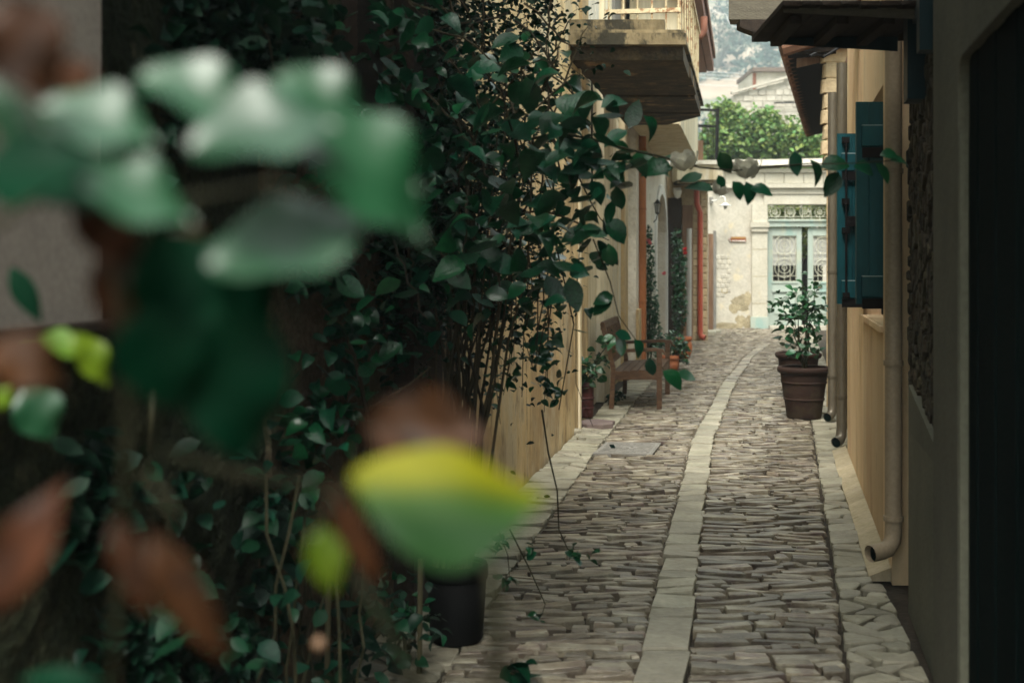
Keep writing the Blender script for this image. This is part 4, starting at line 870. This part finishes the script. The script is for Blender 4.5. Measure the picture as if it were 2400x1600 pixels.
# dark ivy mass at the upper left and the undergrowth lower left
ivy = thing('ivy', (-1.0,3.9,0), 'dense dark ivy hanging over the wall at the upper left', 'ivy'); im = []
for a in ((430,100,3.9,280,190,.4,430,.075),(300,30,3.7,150,160,.3,160,.075),(640,60,4.4,130,140,.3,150,.075),(240,260,3.5,120,130,.2,60,.07),(560,260,4.2,180,110,.3,120,.075)): cluster(*a, lst=im)
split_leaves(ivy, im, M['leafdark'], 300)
for k in range(8): part('stem', MB().tube(curvy(P(rnd(250,650),-200,4.0), P(rnd(250,650),rnd(150,280),4.0), 0, 6, .03), .004, 5), M['stem'], ivy)
und = thing('undergrowth', (-.9,3.8,0), 'dark leafy undergrowth filling the lower left corner', 'undergrowth'); um = []
for a in ((150,1500,3.4,300,170,.4,190,.085),(460,1540,3.9,230,130,.4,120,.08),(300,1150,3.5,180,110,.25,26,.08),(620,1230,4.1,110,190,.25,80,.09),(860,1500,4.8,150,150,.3,150,.07),(60,1150,3.1,160,200,.2,80,.085),(640,1420,4.2,80,110,.3,30,.075)): cluster(*a, lst=um)
um = [m_ for m_ in um if m_.translation.z > .02]
split_leaves(und, um, M['leafdark'], 300)
for k in range(14): 
    b_ = P(rnd(150,850), 1500, rnd(3.5,4.9)); b_.z = 0; b_.x = max(b_.x, LX(b_.y)+.08)
    part('stem', MB().tube(curvy(b_, b_+Vector((rnd(-.15,.2),rnd(-.1,.1),rnd(.5,1.0))), 0, 6, .02), .005, 5), M['stem'], und)
st = thing('garden_canes', P(760,1500,4.6), 'two pale upright garden canes among the undergrowth', 'canes')
for px, Zc, t_ in ((766,4.55,1330),(982,5.0,1310),(598,4.2,1350)): part('cane', MB().tube([P(px,1720,Zc),P(px+3,t_,Zc)], .011, 6), M['palecane'], st)

# ------------------------------------------------------------------ FOREGROUND BRANCHES, OUT OF FOCUS
fg = thing('foreground_shrub', (-.35,.9,0), 'large glossy leaves and withered leaves close to the camera, out of focus', 'shrub')
def fgl(px, py, Z, lpx, wpx, ang, tilt, m, depth=0., curl=.25, fold=.2, wave=.05, name='leaf', label=None, sag=0.):
    L_, W_ = lpx/3000*Z, wpx/3000*Z; a = math.radians(ang); t = math.radians(tilt)
    vs, fs = leaf_grid(L_, W_*1.15, fold, curl, 14, 3, .85, wave, sag, 1.0)
    mb = MB(); mb.v = vs; mb.f = fs; o = part(name, mb, M[m], fg, label, True)
    o.matrix_basis = frame(P(px,py,Z), (math.cos(a), depth, math.sin(a)), (0,-math.cos(t),math.sin(t)))
s = 1.0204
for q in (
    (1055,1170,.72,470,270,-4,38,'fgturn',.1,.2,.2,.04,'leaf','yellowing green leaf',.28),
    (1000,1020,.76,300,170,-10,25,'fgbrown',.0,-.4,.5,.1,'leaf','orange-brown withered leaf'),
    (690,560,.72,420,270,18,52,'fgleaf',.3,.1,.1,.05),
    (860,400,.74,400,330,-38,57,'fgleaf',.1,.35,.2,.05),
    (620,300,.70,360,270,15,50,'fgleaf',.2,.3,.2,.05),
    (310,450,.68,320,210,-24,54,'fgleaf',.2,.1,.15,.05),
    (230,285,.70,290,210,-15,52,'fgleaf',.0,.2,.2,.05),
    (860,505,.78,240,120,-6,60,'fgleaf',.2,.1,.2,.03),
    (70,400,.66,330,200,10,45,'fgdark',.0,.2,.2,.03),
    (40,300,.68,260,90,-60,55,'fgleaf',.0,.2,.2,.03),
    (440,680,.74,330,210,-55,20,'fgdark',.0,.2,.15,.1),
    (540,890,.74,400,260,-84,18,'fgdark',.1,.2,.25,.1),
    (400,780,.76,260,140,-100,38,'fgleaf',.1,.3,.2,.08),
    (370,840,.72,260,180,-80,50,'fgdark',.1,.3,.2,.03),
    (60,110,.66,260,180,-70,25,'fgbrown',.0,.3,.2,.1,'leaf','brownish yellow withered leaf'),
    (180,190,.72,130,80,-60,20,'fgbrown',.0,.3,.2,.1,'leaf','small withered leaf'),
    (250,540,.76,230,110,-50,25,'fgbrown',.0,.3,.3,.1,'leaf','rust-brown withered leaf'),
    (350,640,.76,170,130,-20,40,'fgbrown',.0,.3,.3,.1,'leaf','orange withered leaf'),
    (270,700,.78,260,90,-80,20,'fgbrown',.0,.3,.3,.1,'leaf','dark brown hanging leaf'),
    (60,850,.72,190,130,-30,35,'fgbrown',.0,.3,.3,.1,'leaf','dark orange withered leaf'),
    (440,1400,.72,380,95,-62,25,'fgbrown',.1,.2,.4,.08,'leaf','long rolled brown leaf'),
    (310,1330,.72,260,70,-70,20,'fgbrown',.0,.2,.4,.08,'leaf','narrow dark brown leaf'),
    (60,1280,.68,360,120,62,25,'fgbrown',.0,.2,.3,.08,'leaf','broad brown leaf at the left edge'),
    (765,1310,.80,170,80,-78,30,'fgyellow',.0,.3,.3,.05,'leaf','small yellow leaf'),
    (830,1250,.80,280,60,-62,20,'fgbrown',.0,.2,.4,.08,'leaf','thin brown leaf'),
    (140,810,1.3,190,110,-10,70,'fgyellow',.3,.2,.2,.08,'leaf','pale yellow-green leaf'),
    (215,840,1.3,150,80,-55,60,'fgyellow',.1,.3,.2,.08,'leaf','curled yellow-green leaf'),
    (90,970,1.4,140,110,-60,50,'fgleaf',.1,.3,.2,.05),
    (60,690,1.5,150,50,-62,30,'fgdark',.0,.2,.2,.05),
    (8,930,1.2,60,50,60,45,'fgyellow',.0,.2,.2,.05,'leaf','tiny yellow leaf'),
    (150,1590,.9,200,60,0,60,'fgdark',.0,.2,.2,.05),
    (470,225,.74,300,190,-20,50,'fgleaf',.1,.3,.3,.06),
    (140,340,.70,260,150,-8,55,'fgleaf',.1,.3,.2,.14),
    (760,240,.80,260,170,-30,48,'fgleaf',.1,.3,.3,.06),
    (930,500,.80,230,150,-35,55,'fgleaf',.1,.35,.3,.12),
    (180,430,.74,380,160,8,40,'fgdark',.1,.3,.2,.1),
    (560,660,.78,260,220,-50,40,'fgdark',.1,.3,.2,.1),
    (420,620,.8,200,160,-30,30,'fgbrown',.1,.3,.3,.12,'leaf','dark rust leaf behind the green ones')): fgl(*q)
def fgstem(pts, r, m='stem'): part('stem', MB().tube([P(*p) for p in pts], r, 8), M[m], fg, smooth=True)
fgstem([(-60,560,.7),(150,420,.72),(420,470,.74),(640,430,.76),(800,480,.78)], .0022)
fgstem([(330,700,.78),(380,900,.8),(350,1050,.85),(560,1110,.85),(830,1150,.8)], .003)
fgstem([(830,1340,.85),(900,1460,.85),(1000,1640,.85)], .0035)
fgstem([(1150,1330,.8),(1165,1480,.8),(1160,1700,.8)], .004)
fgstem([(250,480,.76),(290,760,.78),(300,1000,.8),(260,1700,.8)], .003)
fgstem([(420,1220,.74),(330,1090,.76)], .002)
fgstem([(735,1240,.8),(790,1150,.8)], .002)
fgstem([(350,1060,2.2),(358,900,2.2)], .006)
part('bud', MB().lathe([(.001,-.006),(.006,-.003),(.007,.002),(.004,.006),(.001,.008)], P(748,1510,1.2), 10), M['fgbud'], fg, smooth=True)

# ------------------------------------------------------------------ BEYOND THE END WALL
def tree(name, base, blobs, n, s, material, label, th, tr=.1, cat='tree'):
    t = thing(name, base, label, cat); base = Vector(base); top = base+Vector((0,0,th))
    tk = MB().tube([base, base.lerp(top,.5)+Vector((.05,.03,0)), top], [tr,tr*.8,tr*.5], 8)
    for c, r in blobs: tk.tube([base.lerp(top,.7), base.lerp(top,.85).lerp(Vector(c),.5), Vector(c)], [tr*.5,tr*.3,tr*.1], 6)
    part('trunk', tk, M['pole'], t); ms = []
    tot = sum(r[0]*r[2] for c, r in blobs)
    for c, r in blobs:
        for k in range(int(n*r[0]*r[2]/tot)):
            d = Vector((R.gauss(0,1),R.gauss(0,1),R.gauss(0,1))).normalized()*R.random()**.45
            d *= 1+.35*nz(d.x*3+c[0], d.y*3, d.z*3)
            ms.append(rleaf(Vector(c)+Vector((d.x*r[0],d.y*r[1],d.z*r[2])), s*rnd(.6,1.4)))
    leaf_stuff('crown', ms, material, t); return t
tree('citrus_tree', (6.7,36,0), [((6.15,36,4.95),(.8,.7,1.0)),((6.9,36.2,4.95),(.9,.7,1.0)),((7.7,36,4.9),(.9,.7,.8)),((8.3,36,4.6),(.6,.6,.7)),((6.0,36,5.75),(.5,.5,.5)),((5.6,36,4.6),(.6,.6,.9)),((7.2,36,5.6),(.35,.3,.35))], 7500, .14, M['leafbright'], 'sunny yellow-green tree rising above the end wall', 4.6)
tree('young_tree', (8.6,36.5,0), [((8.75,36,4.75),(.5,.5,.6)),((9.3,36,4.6),(.6,.5,.6)),((8.7,36,4.2),(.6,.5,.6))], 2200, .13, M['leafbright'], 'small green tree at the right end of the end wall', 4.0, .07)
tree('courtyard_shrub', (7.3,32.6,0), [((7.0,32.2,2.75),(1.0,.5,.5)),((7.7,31.6,2.6),(.4,.4,.7)),((7.15,32.3,2.2),(.5,.4,.6)),((6.5,32.3,2.7),(.5,.4,.4))], 2600, .12, M['leaffar'], 'yellow-green shrub glimpsed through the door grille', 2.0, .05, 'shrub')
shrub('hanging_creeper', (7.85,30.6,3.0), [((7.72,30.6,2.85),(.22,.12,.28)),((7.75,30.55,2.5),(.12,.1,.25))], 190, .10, M['leaffar'], 'light green creeper hanging over the right end of the mint door', 'creeper', 0, 3)
sh = thing('gable_house', (10.5,45,0), 'pale ashlar stone house with a sloping gable above the tree', 'house')
YS = 45.
def SP(px, py): return P(px, py, YS)
g0, g1 = SP(1720,222), SP(1900,166)
part('wall', MB().extr([(g0.x,YS,0),(SP(1900,0).x+3,YS,0),(SP(1900,0).x+3,YS,g1.z+.6),(g0.x,YS,g0.z)],[(g0.x,YS+6,0),(SP(1900,0).x+3,YS+6,0),(SP(1900,0).x+3,YS+6,g1.z+.6),(g0.x,YS+6,g0.z)]), M['sandstone'], sh)
zrow = 4.9; nb = 0
while zrow < 9:
    hh = rnd(.17,.23); x = g0.x+rnd(0,.2)
    while x < g1.x+.6:
        ww = rnd(.22,.5); ztop_ = g0.z+(x+ww*.5-g0.x)*(g1.z-g0.z)/(g1.x-g0.x)
        if zrow+hh < ztop_-.02 and nb < 300:
            o = rnd(.005,.05); part('stone_block', MB().stone([(x+.01,YS-o,zrow+.01),(x+ww-.01,YS-o,zrow+.01),(x+ww-.01,YS-o,zrow+hh-.01),(x+.01,YS-o,zrow+hh-.01)], (0,-1,0), .08, .015), M['sandstone'], sh); nb += 1
        x += ww
    zrow += hh
part('verge', MB().bar(g0+Vector((-.1,-.05,.05)), g1+Vector((.3,-.05,.08)), .3,.08), M['sandstone'], sh)
ub = part('upper_block', MB().box(P(1764,0,47).x,P(1764,0,47).x+4,47,50,6,P(0,170,47).z), M['sandstone'], sh)
part('roof_slab', MB().box(P(1762,0,47).x,P(1762,0,47).x+4.2,46.8,50.2,P(0,169.5,47).z,P(0,160,47).z), M['pole'], sh)
part('brick_strip', MB().box(P(1764,0,46.99).x+.002,P(1772,0,46.99).x,46.97,46.998,7.5,P(0,171,46.99).z), M['fascia'], sh)
part('iron_bar', MB().bar(SP(1812,243)+Vector((0,-.2,0)),SP(1875,242)+Vector((0,-.2,0)),.04,.05).bar(SP(1851,272)+Vector((0,-.2,0)),SP(1851,298)+Vector((0,-.2,0)),.05,.05), M['iron'], sh)
# hillside
nx, ny = 70, 80; vs = []; fs = []
def hz(x, y): return -3+max(0,(y-110))*.36+ 5*nz(x*.02, y*.02, 2)+1.6*nz(x*.07,y*.07,6)-.02*abs(x-60)
for j in range(ny+1):
    for i in range(nx+1): x = -160+i*6.5; y = 100+j*5.; vs.append((x,y,hz(x,y)))
for j in range(ny):
    for i in range(nx): a = j*(nx+1)+i; fs.append((a,a+1,a+nx+2,a+nx+1))
hl = meshobj('hillside', MB().add(vs, fs), M['hill'], True); tag(hl, kind='structure')
mb = MB()
for k in range(3600):
    y = rnd(130,470); x = y*rnd(.085,.275)
    if nz(x*.045, y*.03, 11) < -.12 and R.random() < .8: continue
    r_ = R.choice([.5,.8,1.2,1.7])*rnd(.7,1.2); c = Vector((x,y,hz(x,y)))
    for q in range(16):
        d = Vector((R.gauss(0,.55),R.gauss(0,.55),abs(R.gauss(0,.5))))*r_; e = d+Vector((rnd(-.6,.6),rnd(-.6,.6),rnd(-.1,.6)))*r_; f_ = d+Vector((rnd(-.6,.6),rnd(-.6,.6),rnd(-.1,.6)))*r_
        mb.add([c+d,c+e,c+f_], [(0,1,2)])
tag(meshobj('hillside_scrub', mb, M['scrub']), 'grey-green scrub scattered over the dry hillside', 'scrub', kind='stuff')
def bare_tree(px, py, Z, hgt, label):
    b_ = P(px,py,Z); b_.z = hz(b_.x,b_.y)-.3; t = thing('bare_tree', b_, label, 'tree'); tk = MB(); cr = MB()
    for k in range(26):
        e = b_+Vector((rnd(-.55,.55)*hgt, rnd(-.4,.4)*hgt, hgt*rnd(.6,1.05))); tk.tube([b_, b_.lerp(e,.4)+Vector((0,0,.1*hgt)), e], [.12,.08,.03], 4)
        for q in range(45):
            d = e+Vector((R.gauss(0,.12),R.gauss(0,.12),R.gauss(0,.12)-.08))*hgt if False else e+Vector((R.gauss(0,.11)*hgt,R.gauss(0,.11)*hgt,(R.gauss(0,.14)-.08)*hgt)); s_ = .05*hgt
            cr.add([d,d+Vector((rnd(-s_,s_),rnd(-s_,s_),rnd(0,s_*2))),d+Vector((rnd(-s_,s_),rnd(-s_,s_),rnd(-s_,s_)))], [(0,1,2)])
    part('trunk', tk, M['baretwig'], t); part('crown', cr, M['scrub'], t, kind='stuff')
bare_tree(1682,190,215,9,'wide grey-green bushy tree low on the hillside')
for px, yt, Z, lbl in ((1703,-40,300,'leftmost pole on the hillside'),(1727,10,290,'middle pole on the hillside'),(1748,60,280,'shorter right-hand pole on the hillside')):
    c = P(px, yt, Z); b_ = hz(c.x, c.y); t = thing('utility_pole', (c.x,c.y,b_), lbl+', thin and dark', 'pole')
    part('shaft', MB().tube([(c.x,c.y,b_-.3),(c.x,c.y,c.z)], .16, 6), M['pole'], t)
    part('crossarm', MB().bar((c.x-.8,c.y,c.z-.4),(c.x+.8,c.y,c.z-.4),.12,.12), M['pole'], t)
cb = tag(meshobj('wall_cable', MB().tube([(LX(Zc)-.11,Zc,zc) for Zc, zc in ((14.2,5.4),(14.22,3.2),(14.2,2.9),(14.24,2.3))], .012, 5), M['iron']), 'black cable running down the cream wall under the balcony', 'cable')
cb = tag(meshobj('wall_cable', MB().tube([P(1898,132,10.5),P(1910,126,10.6),P(1930,134,10.7),P(1948,124,10.8),P(1966,112,10.9)], .012, 5), M['iron']), 'black cable looped between the eave and the zinc pipes', 'cable')
def wire(pts, r, label):
    tag(meshobj('power_line', MB().tube([P(*p) for p in pts], r, 4), M['wire']), label, 'power line')
for i, (y0, y1) in enumerate(((166,174),(174,182),(182,190),(198,202))):
    wire([(1560,y0-6,90),(1680,y0+3,90),(1764,y1,90),(1900,y1+4,90)], .02, ['topmost of the four level wires behind the gable house','second of the four level wires behind the gable house','third of the four level wires behind the gable house','lowest level wire behind the gable house'][i])
wire([(1655,10,60),(1672,26,60),(1690,34,60),(1702,34,60),(1706,48,60),(1716,62,60),(1745,66,60),(1775,76,60),(1800,78,60),(1825,66,60),(1850,50,60)], .02, 'pale looping cable sagging across the hillside')

# ------------------------------------------------------------------ air
hb = MB().box(-190,330,-14,505,-1.07,160)
hm = bpy.data.materials.new('haze'); hm.use_nodes = True; t = hm.node_tree; t.nodes.clear()
o_ = t.nodes.new('ShaderNodeOutputMaterial'); v_ = t.nodes.new('ShaderNodeVolumePrincipled'); v_.inputs['Density'].default_value = .0011; v_.inputs['Color'].default_value = (.76,.90,1,1)
v_.inputs['Anisotropy'].default_value = .0
t.links.new(v_.outputs[0], o_.inputs['Volume'])
tag(meshobj('haze', hb, hm), kind='stuff')
